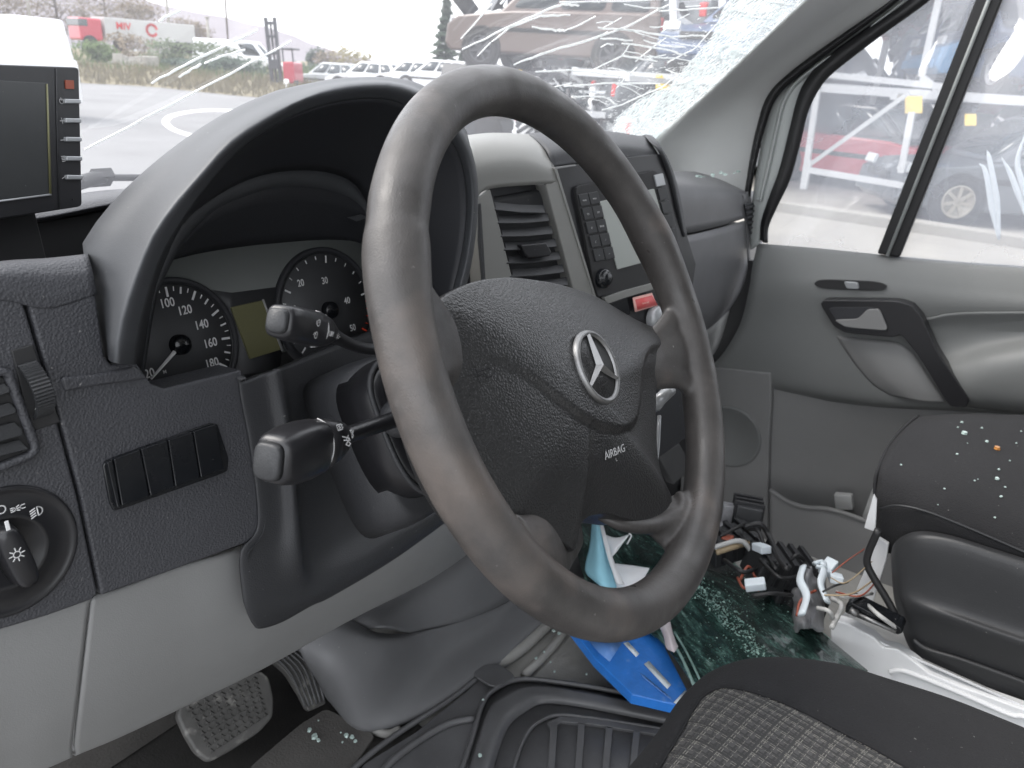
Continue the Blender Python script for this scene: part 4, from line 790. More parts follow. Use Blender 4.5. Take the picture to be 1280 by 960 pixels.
for k in range(6):
    x0 = 688 + k * 34.5; y0 = 899 + k * 4.8 if k else 904
    top = [(x0, y0), (x0 + 9, y0 + 1.2)]; s_ = -.05
    slab('tread_rib', [fz(*top[0], .7235), fz(*top[1], .7235), fz(top[1][0] - 6 - k, 1000, .7235), fz(top[0][0] - 6 - k, 1000, .7235)], M['rubber'], rm, depth=.006, bevel=.001, n=(0, 0, 1))
slab('rib_header', [fz(a, b, .7215) for a, b in [(684, 903), (700, 895), (740, 898), (880, 920), (878, 927), (740, 905), (702, 902), (688, 912)]], M['rubber'], rm, depth=.006, bevel=.001, n=(0, 0, 1))
dm = thing('driver_mat', 'black rubber mat section running from the tunnel to the lower edge', 'floor mat', fz(520, 930))
slab('mat_base', [fz(a, b, .7175) for a, b in [(420, 1010), (455, 955), (520, 915), (585, 862), (600, 838), (618, 842), (616, 862), (604, 880), (590, 930), (575, 1010)]], M['rubber'], dm, depth=.004, bevel=.001, n=(0, 0, 1))
tube('outer_lip', [fz(a, b, .722) for a, b in [(395, 1010), (448, 955), (500, 915), (560, 876), (596, 848)]], .004, M['rubber'], dm, seg=10)
tube('inner_lip', [fz(a, b, .722) for a, b in [(455, 1010), (480, 962), (520, 928), (560, 905), (592, 898)]], .005, M['rubber'], dm, seg=10)
slab('corner_flap', rnd([fz(a, b, .727) for a, b in [(590, 842), (606, 830), (626, 830), (646, 846), (622, 858), (612, 856)]], .3, 4), M['rubber'], dm, depth=.004, bevel=.001, n=(0, 0, 1))
# ------------------------------------------------------------------ passenger door
DX = .85
def X(a, b, x): return U(a, b, 'x', x)
dr = thing('passenger_door', 'grey inner panel of the far door with a dark grab handle and two dusty panes', 'door', (.86, 0, .6))
patch('upper_panel', [[X(946, 304, .875), X(1020, 310, .875), X(1110, 319, .875), X(1200, 327, .875), X(1320, 336, .875)],
  [X(945, 312, .862), X(1020, 318, .862), X(1110, 327, .862), X(1200, 335, .862), X(1320, 345, .862)],
  [X(940, 335, .846), X(1020, 340, .846), X(1110, 347, .846), X(1200, 358, .846), X(1320, 370, .846)],
  [X(936, 362, .836), X(1020, 364, .836), X(1110, 372, .836), X(1200, 382, .838), X(1320, 388, .838)],
  [X(925, 405, .838), X(1020, 410, .840), X(1110, 415, .842), X(1200, 420, .852), X(1320, 425, .852)],
  [X(905, 440, .838), X(1000, 455, .838), X(1100, 470, .838), X(1200, 480, .842), X(1320, 490, .842)],
  [X(885, 462, .842), X(975, 480, .842), X(1090, 500, .842), X(1200, 508, .842), X(1320, 516, .842)],
  [X(880, 468, .865), X(980, 492, .865), X(1090, 508, .865), X(1200, 514, .865), X(1320, 522, .865)]], M['door'], dr, k=7, solid=.004, ext=(0, -.8, 0))
patch('armrest', [[X(1120, 386, .85), X(1155, 398, .835), X(1185, 393, .832), X(1230, 391, .832), X(1330, 393, .832)],
  [X(1135, 400, .85), X(1162, 412, .846), X(1190, 410, .848), X(1235, 408, .85), X(1330, 408, .85)],
  [X(1150, 425, .85), X(1172, 440, .846), X(1200, 436, .846), X(1240, 428, .846), X(1330, 420, .846)],
  [X(1165, 448, .85), X(1186, 464, .818), X(1215, 457, .812), X(1250, 447, .81), X(1330, 438, .81)],
  [X(1180, 470, .85), X(1198, 484, .808), X(1225, 476, .80), X(1260, 468, .798), X(1330, 460, .798)],
  [X(1190, 495, .85), X(1208, 500, .812), X(1235, 500, .806), X(1270, 502, .804), X(1330, 504, .804)],
  [X(1195, 505, .86), X(1212, 508, .83), X(1240, 512, .83), X(1275, 516, .83), X(1330, 520, .83)]], M['door'], dr, k=6, solid=.003, ext=(0, -.8, 0))
patch('lower_trim', [[X(1045, 420, .838), X(1080, 424, .832), X(1120, 428, .832), X(1140, 440, .834)], [X(1068, 455, .838), X(1095, 455, .824), X(1130, 455, .824), X(1155, 462, .832)],
  [X(1090, 480, .838), X(1115, 480, .822), X(1145, 482, .822), X(1170, 485, .832)], [X(1112, 494, .838), X(1135, 499, .826), X(1158, 503, .826), X(1182, 503, .834)]], M['doorlow'], dr, k=6, solid=.004)
gh = slab('grab_handle', rnd([X(a, b, .80) for a, b in [(1025, 380), (1030, 375), (1122, 376), (1140, 382), (1152, 396), (1172, 440), (1212, 500), (1207, 510), (1186, 508), (1150, 448), (1127, 418), (1115, 422), (1056, 416), (1042, 408)]], .2, 3), M['black'], dr, depth=.035, bevel=.006, seg=3, n=(-1, 0, 0))
slab('latch_recess', rnd([X(a, b, .798) for a, b in [(1033, 384), (1096, 384), (1112, 416), (1054, 412)]], .2, 3), M['hoodin'], gh, depth=.004, bevel=.001, n=(-1, 0, 0))
slab('latch_lever', rnd([X(a, b, .792) for a, b in [(1042, 400), (1072, 399), (1084, 387), (1099, 386), (1111, 414), (1056, 409)]], .2, 3), M['seatp2'] if 'seatp2' in M else M['doorlow'], gh, depth=.006, bevel=.002, n=(-1, 0, 0))
swp = slab('window_switch_plate', rnd([X(a, b, .832) for a, b in [(1016, 355), (1024, 349), (1098, 352), (1110, 358), (1102, 364), (1028, 361)]], .35, 4), M['blackm'], dr, depth=.006, bevel=.0015, n=(-1, 0, 0))
slab('window_switch', rnd([X(a, b, .826) for a, b in [(1054, 352), (1072, 353), (1074, 362), (1058, 361)]], .25, 3), M['silver'], swp, depth=.008, bevel=.002, n=(-1, 0, 0))
# lower skin, speaker, pocket
patch('lower_panel', [[X(850, 455, .855), X(965, 470, .855), X(1090, 500, .87), X(1200, 508, .87), X(1330, 520, .87)], [X(850, 560, .855), X(963, 560, .855), X(1090, 575, .885), X(1200, 580, .885), X(1330, 590, .885)],
  [X(850, 680, .855), X(960, 680, .855), X(1090, 680, .885), X(1200, 690, .885), X(1330, 700, .885)], [X(850, 800, .855), X(960, 800, .855), X(1090, 800, .885), X(1200, 800, .885), X(1330, 800, .885)]], M['doorlow'], dr, k=6, solid=.004, ext=(0, -.8, 0))
slab('speaker_panel', [X(a, b, .835) for a, b in [(850, 455), (964, 466), (964, 500), (961, 560), (960, 615), (962, 740), (930, 800), (850, 800)]], M['doorlow'], dr, depth=.03, bevel=.005, n=(-1, 0, 0))
spk = lathe('speaker_grille', X(912, 546, .833), (-1, 0, 0), [(.078, -.002), (.078, .002), (.074, .004), (.071, .002), (.0001, .003)], M['door'], dr, seg=48)
pt = [(962, 612), (985, 627), (1008, 634), (1034, 636), (1060, 643), (1096, 656), (1140, 668)]
patch('door_pocket', [[X(a, b, .80) for a, b in pt], [X(a, b + 40, .795) for a, b in pt], [X(a, b + 160, .80) for a, b in pt]], M['doorlow'], dr, k=5, solid=.006, ext=(0, -.8, 0))
tube('pocket_rim', [X(a, b, .798) for a, b in pt], .0055, M['doorlow'], dr, seg=10)
slab('pocket_tab', [X(a, b, .84) for a, b in [(1042, 618), (1064, 620), (1066, 638), (1044, 638)]], M['pillar'], dr, depth=.02, bevel=.003, n=(-1, 0, 0))
slab('panel_rib', [X(a, b, .832) for a, b in [(1074, 656), (1090, 612), (1096, 614), (1092, 662)]], M['pillar'], dr, depth=.02, bevel=.001, n=(-1, 0, 0))
# window frame, seals, panes
def strip(name, L, x, mt, par, dep=.012, bev=.003):
    """band given by left and right edges in the door plane"""
    return patch(name, [[X(a, b, x) for a, b, c_, d_ in L], [X((a + c_) / 2, (b + d_) / 2, x - .008) for a, b, c_, d_ in L], [X(c_, d_, x) for a, b, c_, d_ in L]], mt, par, k=5, kr=4, solid=dep)
strip('window_gasket', [(1165, -30, 1195, -30), (1128, 6, 1158, 4), (1078, 38, 1100, 46), (1030, 74, 1043, 90), (1006, 102, 1024, 112), (995, 128, 1010, 141), (986, 165, 1001, 178), (974, 212, 988, 224), (960, 250, 972, 258), (951, 278, 961, 284), (950, 300, 960, 304)], .858, M['seal'], dr)
strip('frame_metal', [(1145, -30, 1170, -30), (1112, 6, 1132, 6), (1058, 42, 1082, 42), (996, 90, 1032, 78), (968, 122, 1010, 106), (956, 160, 998, 132), (948, 200, 988, 170), (941, 245, 976, 216), (937, 285, 962, 254), (938, 312, 954, 300)], .872, M['paintg'], dr)
strip('frame_bead', [(1128, 0, 1134, 2), (1066, 46, 1072, 50), (1000, 94, 1006, 98), (978, 122, 984, 126), (968, 160, 974, 162), (958, 206, 964, 208), (948, 250, 953, 252)], .864, M['paintg'], dr)
strip('pillar_seal', [(1140, -30, 1152, -30), (1104, 4, 1120, 4), (1046, 46, 1058, 50), (988, 88, 998, 96), (960, 116, 970, 124), (946, 158, 956, 162), (937, 200, 946, 202), (930, 245, 937, 246)], .85, M['seal'], dr)
slab('window_divider', [X(a, b, .862) for a, b in [(1228, -30), (1262, -30), (1252, 2), (1124, 322), (1096, 317), (1219, 0)]], M['seal'], dr, depth=.02, bevel=.004, n=(-1, 0, 0))
tube('divider_strip', [X(1246, -30, .856), X(1236, 0, .856), X(1109, 320, .856)], .0035, M['paintg'], dr, sp=False, seg=8)
slab('quarter_pane', [X(a, b, .876) for a, b in [(1250, -40), (1180, -20), (1080, 40), (1020, 95), (1000, 135), (975, 230), (952, 290), (950, 315), (1115, 325)]], M['doorglass'], dr, depth=.004, bevel=0, n=(-1, 0, 0))
slab('door_pane', [X(1250, -40, .870), X(1112, 325, .870), X(1330, 340, .870), X(1330, 340, .870) + V((0, -.8, .03)), X(1330, -40, .870) + V((0, -.8, .03)), X(1330, -40, .870)], M['doorglass'], dr, depth=.004, bevel=0, n=(-1, 0, 0))
# A pillar trim
pl_ = thing('windscreen_pillar', 'smooth grey-green pillar trim between the windscreen and the far door', 'pillar trim', (.82, .45, 1.4))
WS0 = V((.80, .559, 1.451)); WSn = V((0, -.70, -.714)).cross(V((1, 0, 0)))
wsd = (V((.80, .25, 1.735)) - V((.80, .559, 1.451))).normalized()
WSF = Fr(WS0, (1, 0, 0), -(V((1, 0, 0)).cross(wsd)) if False else V((1, 0, 0)).cross(wsd))
if WSF.n.dot(CAM - WS0) < 0: WSF = Fr(WS0, (1, 0, 0), -V((1, 0, 0)).cross(wsd))
def wsx(a, b, off=0): return WSF.hit(a, b, off)
pe = [((1040, -30), (1165, -30)), ((1002, 4), (1118, 2)), ((948, 54), (1050, 46)), ((894, 105), (990, 90)), ((856, 140), (960, 122)), ((822, 172), (946, 162)), ((800, 196), (937, 205)), ((785, 225), (930, 250))]
r0 = [wsx(*a, -.004) for a, b in pe]; r1 = [wsx(a[0] + 3, a[1] + 1, .016) for a, b in pe]
r3 = [X(*b, .852) for a, b in pe]; r2_ = [U((a[0] * .45 + b[0] * .55), (a[1] * .45 + b[1] * .55), 'x', .80) for a, b in pe]
patch('pillar_trim', [r0, r1, r2_, r3, [p + V((.03, 0, 0)) for p in r3]], M['pillar'], pl_, k=6, kr=6, solid=.004)
# ------------------------------------------------------------------ seats
ps = thing('cab_seat', 'dark passenger seat with glass crumbs on its cloth and a black plastic side', 'seat', X(1200, 700, .13))
def pc(z0, L): return [U(a, b, 'z', z) for a, b, z in L]
patch('cushion', [[U(1150, 520, 'x', .52), U(1200, 517, 'x', .56), U(1250, 518, 'x', .60), U(1330, 520, 'x', .66)],
  [U(1135, 532, 'x', .40), U(1190, 530, 'x', .42), U(1245, 532, 'x', .44), U(1330, 540, 'x', .46)],
  [U(1116, 552, 'x', .28), U(1180, 560, 'x', .28), U(1240, 575, 'x', .28), U(1330, 595, 'x', .28)],
  [U(1101, 582, 'x', .19), U(1170, 600, 'x', .17), U(1235, 625, 'x', .17), U(1330, 655, 'x', .17)],
  [U(1095, 615, 'x', .165), U(1160, 634, 'x', .135), U(1230, 662, 'x', .135), U(1330, 705, 'x', .135)],
  [U(1094, 655, 'x', .17), U(1150, 662, 'x', .14), U(1225, 690, 'x', .14), U(1330, 725, 'x', .14)],
  [U(1104, 690, 'x', .18), U(1150, 700, 'x', .15), U(1225, 720, 'x', .15), U(1330, 760, 'x', .15)]], M['seatf'], ps, k=8, solid=.006, ext=(0, -.28, 0))
patch('cushion_front', [[U(1150, 520, 'x', .52), U(1130, 534, 'x', .52), U(1112, 560, 'x', .52), U(1100, 600, 'x', .52), U(1096, 660, 'x', .52), U(1106, 690, 'x', .52)],
  [U(1150, 520, 'x', .52), U(1135, 532, 'x', .40), U(1116, 552, 'x', .28), U(1101, 582, 'x', .19), U(1095, 615, 'x', .165), U(1104, 690, 'x', .18)]], M['seatf'], ps, k=5)
tube('cushion_seam', [U(1100, 636, 'x', .155), U(1122, 632, 'x', .138), U(1160, 640, 'x', .132), U(1230, 668, 'x', .132), U(1330, 712, 'x', .132)], .0016, M['seatp'], ps, seg=6)
patch('side_cover', [[U(1113, 694, 'x', .15), U(1120, 676, 'x', .142), U(1145, 664, 'x', .136), U(1185, 668, 'x', .132), U(1250, 688, 'x', .13), U(1340, 716, 'x', .13)],
  [U(1114, 705, 'x', .14), U(1124, 692, 'x', .128), U(1148, 680, 'x', .120), U(1188, 684, 'x', .118), U(1252, 704, 'x', .116), U(1340, 733, 'x', .116)],
  [U(1116, 735, 'x', .136), U(1128, 735, 'x', .120), U(1155, 742, 'x', .114), U(1195, 757, 'x', .112), U(1256, 778, 'x', .112), U(1340, 806, 'x', .112)],
  [U(1118, 750, 'x', .136), U(1131, 752, 'x', .116), U(1158, 762, 'x', .106), U(1198, 775, 'x', .102), U(1258, 796, 'x', .102), U(1340, 824, 'x', .102)],
  [U(1122, 765, 'x', .138), U(1136, 772, 'x', .118), U(1162, 784, 'x', .110), U(1202, 799, 'x', .108), U(1262, 820, 'x', .108), U(1340, 848, 'x', .108)],
  [U(1132, 800, 'x', .142), U(1146, 812, 'x', .128), U(1170, 823, 'x', .122), U(1208, 838, 'x', .12), U(1266, 858, 'x', .12), U(1340, 885, 'x', .12)],
  [U(1146, 826, 'x', .150), U(1158, 836, 'x', .134), U(1180, 842, 'x', .128), U(1214, 853, 'x', .126), U(1270, 872, 'x', .126), U(1340, 898, 'x', .126)],
  [U(1150, 834, 'x', .17), U(1162, 843, 'x', .16), U(1184, 850, 'x', .16), U(1218, 862, 'x', .16), U(1274, 882, 'x', .16), U(1340, 908, 'x', .16)]], M['seatp'], ps, k=7, kr=6, solid=.004, ext=(0, -.26, 0))
tube('recess_edge', [U(1142, 800, 'x', .118), U(1160, 812, 'x', .114), U(1200, 824, 'x', .112), U(1262, 846, 'x', .112), U(1330, 872, 'x', .112)], .003, M['seatp'], ps, seg=8)
slab('cushion_core', [V((.34, -.36, 1.0)), V((.80, -.36, 1.0)), V((.80, -.66, 1.04)), V((.22, -.66, 1.04))], M['seatf'], ps, depth=.14, bevel=.02, n=(0, 0, 1))
slab('seat_back', [V((.15, -.62, 1.05)), V((.62, -.62, 1.05)), V((.60, -.74, 1.75)), V((.17, -.74, 1.75))], M['seatf'], ps, depth=.12, bevel=.03, seg=4, n=(0, 1, 0))
# white steel seat box
sb = thing('seat_base', 'white painted steel seat base with an upright bracket and black slide rail', 'seat base', X(1100, 830, .1))
slab('side_plate', [X(a, b, .095) for a, b in [(1038, 782), (1044, 776), (1060, 780), (1092, 797), (1104, 809), (1122, 812), (1141, 825), (1162, 842), (1200, 858), (1340, 908), (1400, 1010), (1066, 850), (1038, 812)]], M['paint'], sb, depth=.02, bevel=.003, n=(-1, 0, 0))
tube('plate_bead', [X(a, b, .094) for a, b in [(1112, 840), (1124, 838), (1140, 842), (1200, 866), (1262, 893), (1277, 895), (1300, 905)]], .0035, M['paint'], sb, seg=8)
slab('top_plate', [X(1044, 776, .10), X(1092, 797, .10), X(1122, 812, .10), X(1340, 908, .10), X(1340, 880, .40), X(1110, 775, .40), X(1060, 762, .25)], M['paint'], sb, depth=.004, bevel=.001, n=(0, 0, 1))
slab('upright_bracket', [X(a, b, .16) for a, b in [(1060, 762), (1098, 672), (1111, 680), (1108, 700), (1086, 768)]], M['paint'], sb, depth=.006, bevel=.001, n=(-1, 0, 0))
slab('bracket_end', [X(a, b, .145) for a, b in [(1080, 660), (1092, 618), (1096, 625), (1094, 665)]], M['paint'], sb, depth=.004, bevel=.001, n=(-1, 0, 0))
slab('slide_rail', [X(a, b, .088) for a, b in [(1057, 757), (1064, 753), (1126, 785), (1128, 792), (1122, 794), (1056, 766)]], M['gloss'], sb, depth=.03, bevel=.002, n=(-1, 0, 0))
tube('rail_rod', [X(1066, 765, .084), X(1120, 790, .084)], .003, M['chrome'], sb, sp=False, seg=8)
tube('rail_spring', [X(1062, 762, .084), X(1072, 768, .084)], .005, M['chrome'], sb, sp=False, seg=8)
for L in ([(1098, 662), (1086, 690), (1084, 705), (1092, 722), (1112, 755), (1124, 780)],): tube('release_bar', [X(a, b, .12) for a, b in L], .005, M['cable'], sb, seg=10)
# driver seat
ds = thing('cab_seat', 'near driver seat cushion in dark cloth with a woven plaid centre', 'seat', fz(1000, 950, 1.0))
def Z(a, b, z): return U(a, b, 'z', z)
rid = [(750, 1000), (792, 952), (822, 915), (845, 880), (865, 858), (892, 838), (938, 823), (990, 822), (1050, 830), (1110, 848), (1180, 870), (1240, 893), (1330, 930)]
in1 = [(790, 1020), (815, 975), (836, 940), (853, 912), (866, 888), (882, 868), (908, 859), (950, 868), (1000, 888), (1050, 914), (1100, 940), (1150, 968), (1230, 1010)]
low = [Z(a, b, 1.035) + V((0, -.015, -.09)) for a, b in rid]; lo0 = [Z(a, b, 1.035) + V((0, -.006, -.03)) for a, b in rid]
c_z = 1.062
midr = [Z((a + c_) / 2, (b + d_) / 2, 1.058) for (a, b), (c_, d_) in zip(rid, in1)]
patch('bolster', [low, lo0, [Z(a, b, 1.035) for a, b in rid], midr, [Z(a, b, 1.060) for a, b in in1], [Z(a + 2, b + 4, 1.052) for a, b in in1]], M['seatf'], ds, k=5, kr=6, solid=.004)
in2 = [(850, 1060), (880, 1010), (900, 970), (912, 945), (922, 930), (932, 920), (945, 918), (975, 930), (1005, 950), (1040, 975), (1075, 1000), (1110, 1020), (1180, 1060)]
in3 = [(960, 1100)] * 3 + [(960 + 4 * k, 1000 + 6 * k) for k in range(10)]
topc = patch('cushion_centre', [[Z(a, b, 1.058) for a, b in in1], [Z(a * .6 + c_ * .4, b * .6 + d_ * .4, 1.068) for (a, b), (c_, d_) in zip(in1, in2)], [Z(a, b, 1.071) for a, b in in2], [Z(a, b, 1.072) for a, b in in3]], M['plaid'], ds, k=6, kr=6, solid=.004)
tube('cushion_seam', [Z(a, b, 1.0603) for a, b in in1], .0010, M['seatf'], ds, seg=6, sub=5)
bpy.context.view_layer.update()
from mathutils.bvhtree import BVHTree
tm = topc.data; tv = [v.co + OFF[topc.name] for v in tm.vertices]
BV = BVHTree.FromPolygons(tv, [tuple(p.vertices) for p in tm.polygons])
def oncush(x, y):
    h = BV.ray_cast(V((x, y, 1.3)), V((0, 0, -1))); return h[0]
# woven plaid: threads follow the cushion surface
g0 = Z(900, 900, 1.065)
dA = (Z(960, 871, 1.065) - Z(870, 888 + 20, 1.065)); dA.z = 0; uX = V((1, -.15, 0)).normalized(); uY = V((.15, 1, 0)).normalized()
vs = []; fs = []; vd = []; fd = []
def thread(d, e, off, w_, dash, dst_v, dst_f, lift):
    t = -.30; prev = None
    while t < .30:
        p = g0 + d * t + e * off; h = oncush(p.x, p.y)
        on = (not dash) or (int((t + 1) / .0022) % 3 != 0)
        if h is None: prev = None
        else:
            q = h + V((0, 0, lift)); i = len(dst_v); dst_v += [q - e * w_, q + e * w_]
            if prev is not None and on: dst_f.append((prev, prev + 1, i + 1, i))
            prev = i
        t += .0022
for base, d, e in ((0, uX, uY), (1, uY, uX)):
    for k in range(-16, 17):
        o_ = k * .0205
        for j, (dd, w_, da) in enumerate(((0, .00030, True), (.0022, .00026, True), (.0044, .0005, False), (.0075, .00035, False), (.0120, .0002, True), (.0150, .0004, False))):
            if da: thread(d, e, o_ + dd, w_, True, vs, fs, .0009)
            else: thread(d, e, o_ + dd, w_ * 2, False, vd, fd, .0007)
tag(mesh('plaid_threads', vs, fs, M['stitch'], ds, smooth=False), kind='stuff'); tag(mesh('plaid_bands', vd, fd, M['plaidd'], ds, smooth=False), kind='stuff')
# ------------------------------------------------------------------ clutter on the passenger floor
gs = thing('broken_glass_sheet', 'crumpled sheet of dark green laminated glass, shattered, lying across the footwell', 'broken glass', U(930, 760, 'z', .84))
patch('sheet', [[Z(715, 625, .80), Z(790, 632, .80), Z(850, 655, .80), Z(893, 686, .81), Z(940, 722, .83), Z(985, 757, .85), Z(1036, 798, .87), Z(1085, 838, .88)],
  [Z(720, 680, .79), Z(785, 690, .80), Z(838, 712, .83), Z(876, 738, .84), Z(915, 768, .85), Z(952, 798, .86), Z(1000, 835, .87), Z(1050, 870, .88)],
  [Z(735, 735, .78), Z(790, 748, .785), Z(828, 765, .79), Z(856, 792, .80), Z(885, 820, .81), Z(915, 850, .83), Z(950, 880, .85), Z(1010, 920, .86)],
  [Z(760, 770, .775), Z(800, 785, .775), Z(825, 800, .78), Z(845, 825, .785), Z(868, 858, .79), Z(895, 890, .80), Z(925, 920, .82), Z(970, 960, .84)]], M['dglass'], gs, k=6, solid=.006)
M['edgeg'] = mat('glass_edge_green', (.24, .36, .32), .3, var=.5, vscale=60, grain=(.005, .002, 'n'))
for L, r in (([(836, 795), (852, 822), (868, 858)], .0022), ([(843, 790), (858, 815), (876, 852)], .0016), ([(893, 687), (940, 722), (985, 757), (1036, 798), (1066, 824)], .0016)):
    tube('sheet_edge', [Z(a, b, .80 if k_ < 893 and a < 890 else .84) for k_, (a, b) in [(a, (a, b)) for a, b in L]], r, M['edgeg'], gs, seg=6, sub=4)
rg = random.Random(3)
vs = []; fs = []
def fleck(p, s):
    i = len(vs); a = V((rg.uniform(-1, 1), rg.uniform(-1, 1), rg.uniform(-.4, .4))).normalized(); b = V((rg.uniform(-1, 1), rg.uniform(-1, 1), rg.uniform(-.4, .4))).normalized()
    vs.extend([p, p + a * s, p + b * s, p + V((0, 0, s * .6))]); fs.extend([(i, i + 1, i + 3), (i, i + 3, i + 2), (i + 1, i + 2, i + 3)])
for _ in range(420):
    t = rg.random(); a = V((862, 722)).lerp(V((962, 826)), t) + V((rg.gauss(0, 7), rg.gauss(0, 6))); fleck(Z(a.x, a.y, .855 + rg.uniform(0, .006)), rg.uniform(.0015, .004))
for _ in range(500): fleck(Z(rg.uniform(850, 1040), rg.uniform(700, 830), .86), rg.uniform(.0006, .002))
tag(mesh('glass_flecks', vs, fs, M['edgeg'], gs, smooth=False), kind='stuff')
bb = thing('blue_box', 'flat blue cardboard packet with white bars lying on the floor by the mat', 'packet', fz(790, 840, .76))
bq = lambda a, b, o=0: U(a, b, 'z', .765 + o)
slab('packet_body', [bq(a, b) for a, b in [(712, 782), (806, 776), (822, 790), (859, 862), (846, 881), (790, 868), (743, 822)]], M['blue'], bb, depth=.018, bevel=.002, n=(0, 0, 1))
slab('packet_stripe', [bq(a, b, .0012) for a, b in [(735, 800), (778, 803), (762, 827), (748, 815)]], M['bluel'], bb, depth=.0005, bevel=0, n=(0, 0, 1))
slab('packet_bar', [bq(a, b, .0016) for a, b in [(779, 804), (785, 802), (799, 817), (795, 821)]], M['cardw'], bb, depth=.0005, bevel=0, n=(0, 0, 1))
slab('packet_bar', [bq(a, b, .0016) for a, b in [(805, 830), (811, 826), (839, 856), (834, 861)]], M['cardw'], bb, depth=.0005, bevel=0, n=(0, 0, 1))
slab('packet_bar', [bq(a, b, .0016) for a, b in [(842, 878), (857, 862), (859, 866), (848, 881)]], M['cardw'], bb, depth=.0005, bevel=0, n=(0, 0, 1))
for k in range(7): slab('packet_scuff', [bq(a, b, .0014) for a, b in [(800 + k * 5, 841 + k * 4), (808 + k * 5, 846 + k * 4.2), (810 + k * 5, 852 + k * 4), (803 + k * 5, 846 + k * 4)]], M['bluel'], bb, depth=.0003, bevel=0, n=(0, 0, 1))
mk = thing('face_mask', 'pale blue and white paper face mask crumpled on the dark glass', 'face mask', U(755, 690, 'z', .88))
mz = lambda a, b, z: U(a, b, 'z', z)
patch('mask_front', [[mz(740, 651, .91), mz(745, 651, .915), mz(751, 653, .91)], [mz(737, 680, .89), mz(748, 685, .905), mz(760, 694, .89)], [mz(731, 713, .87), mz(750, 725, .885), mz(772, 735, .87)], [mz(745, 728, .86), mz(762, 742, .865), mz(786, 745, .86)]], M['maskb'], mk, k=6, solid=.0015)
patch('mask_fold', [[mz(749, 652, .912), mz(752, 654, .91), (mz(754, 656, .91))], [mz(758, 692, .90), mz(763, 696, .90), mz(767, 700, .895)], [mz(770, 728, .885), mz(775, 730, .885), mz(781, 731, .88)]], M['maskw'], mk, k=5, solid=.0015)
patch('mask_flap', [[mz(756, 668, .90), mz(770, 672, .90), mz(786, 668, .91)], [mz(760, 683, .895), mz(770, 684, .90), mz(778, 680, .90)], [mz(763, 696, .89), mz(767, 694, .892), mz(771, 690, .892)]], M['maskw'], mk, k=5, solid=.0015)
patch('mask_back', [[mz(763, 704, .875), mz(785, 706, .875), mz(812, 710, .875)], [mz(765, 718, .873), mz(788, 720, .88), mz(806, 722, .873)], [mz(770, 738, .87), mz(785, 740, .872), mz(800, 738, .87)]], M['maskw'], mk, k=5, solid=.0015)
tube('ear_loop', [mz(786, 667, .912), mz(789, 670, .908), mz(784, 680, .90)], .0012, M['maskw'], mk, seg=6)
ts = thing('tissue', 'crumpled pinkish tissue lying between the blue packet and the dark glass', 'tissue', mz(838, 800, .83))
patch('paper', [[mz(824, 783, .83), mz(830, 779, .838), mz(838, 777, .83)], [mz(829, 795, .83), mz(835, 792, .842), mz(841, 790, .832)], [mz(832, 808, .83), mz(840, 806, .840), mz(845, 802, .83)], [mz(835, 812, .83), mz(843, 815, .836), mz(848, 808, .83)]], M['tissue'], ts, k=5, solid=.0015)
# modules and harness in the far footwell
def tilt(o, yaw, pitch=0, roll=0): 
    q = Matrix.Rotation(math.radians(yaw), 3, 'Z') @ Matrix.Rotation(math.radians(pitch), 3, 'Y') @ Matrix.Rotation(math.radians(roll), 3, 'X'); return Fr(o, q @ V((1, 0, 0)), q @ V((0, 0, 1)))
def module(loc, yaw, pitch, sx_, sy_, sz_, label, ribs=4):
    t = thing('plastic_module', label, 'plastic part', loc, 'dismantled parts in the footwell'); f = tilt(loc, yaw, pitch)
    box('housing', f, -sx_, sx_, -sy_, sy_, 0, sz_, M['seatp'], t, bevel=.003)
    for k in range(ribs):
        u = -sx_ + (k + .7) * 2 * sx_ / (ribs + .4); box('rib', f, u - .004, u + .004, -sy_ - .003, sy_ + .003, sz_ * .2, sz_ + .006, M['black'], t, bevel=.001)
    box('connector', f, -sx_ * .4, sx_ * .3, sy_, sy_ + .02, .004, sz_ * .8, M['greyp'], t, bevel=.001)
    return t
module(U(968, 728, 'z', .86), -50, 12, .050, .030, .05, 'ribbed black plastic module in front of the grey rag on the far floor', 5)
module(U(912, 690, 'z', .86), -35, -10, .045, .028, .035, 'black plastic module under the white connector beside the wheel rim', 4)
module(U(930, 662, 'z', .86), 20, 15, .045, .022, .05, 'upright black plastic carrier at the back of the parts heap', 3)
module(U(990, 760, 'z', .82), -60, 5, .04, .03, .04, 'low black plastic module half hidden by the glass sheet', 4)
rag = thing('grey_rag', 'crumpled grey and white padding heaped beside the white seat base', 'rag', U(1010, 745, 'z', .86))
rows_ = []
for i in range(9):
    r_ = []
    for j in range(9):
        a, b = 990 + i * 5.2 + rg.uniform(-2, 2), 708 + j * 10 + rg.uniform(-3, 3); bump = math.sin(i / 8 * math.pi) * .05
        r_.append(U(a, b, 'z', .86 + bump + rg.uniform(-.012, .012)))
    rows_.append(r_)
patch('crumpled_padding', rows_, M['greyp'], rag, k=3, solid=.003)
for L, mt in (([(1004, 708), (1000, 725), (1008, 745), (1002, 768)], 'cardw'), ([(1020, 708), (1030, 712), (1026, 730), (1034, 752)], 'cardw'), ([(1018, 704), (1028, 702), (1030, 708)], 'cardw')):
    tube('white_strap', [U(a, b, 'z', .94) for a, b in L], .006, M[mt], rag, seg=8, flat=.5)
wh = thing('wiring_harness', 'loose tangle of black, white and rust coloured wires beside the passenger seat', 'wires', U(980, 720, 'z', .88))
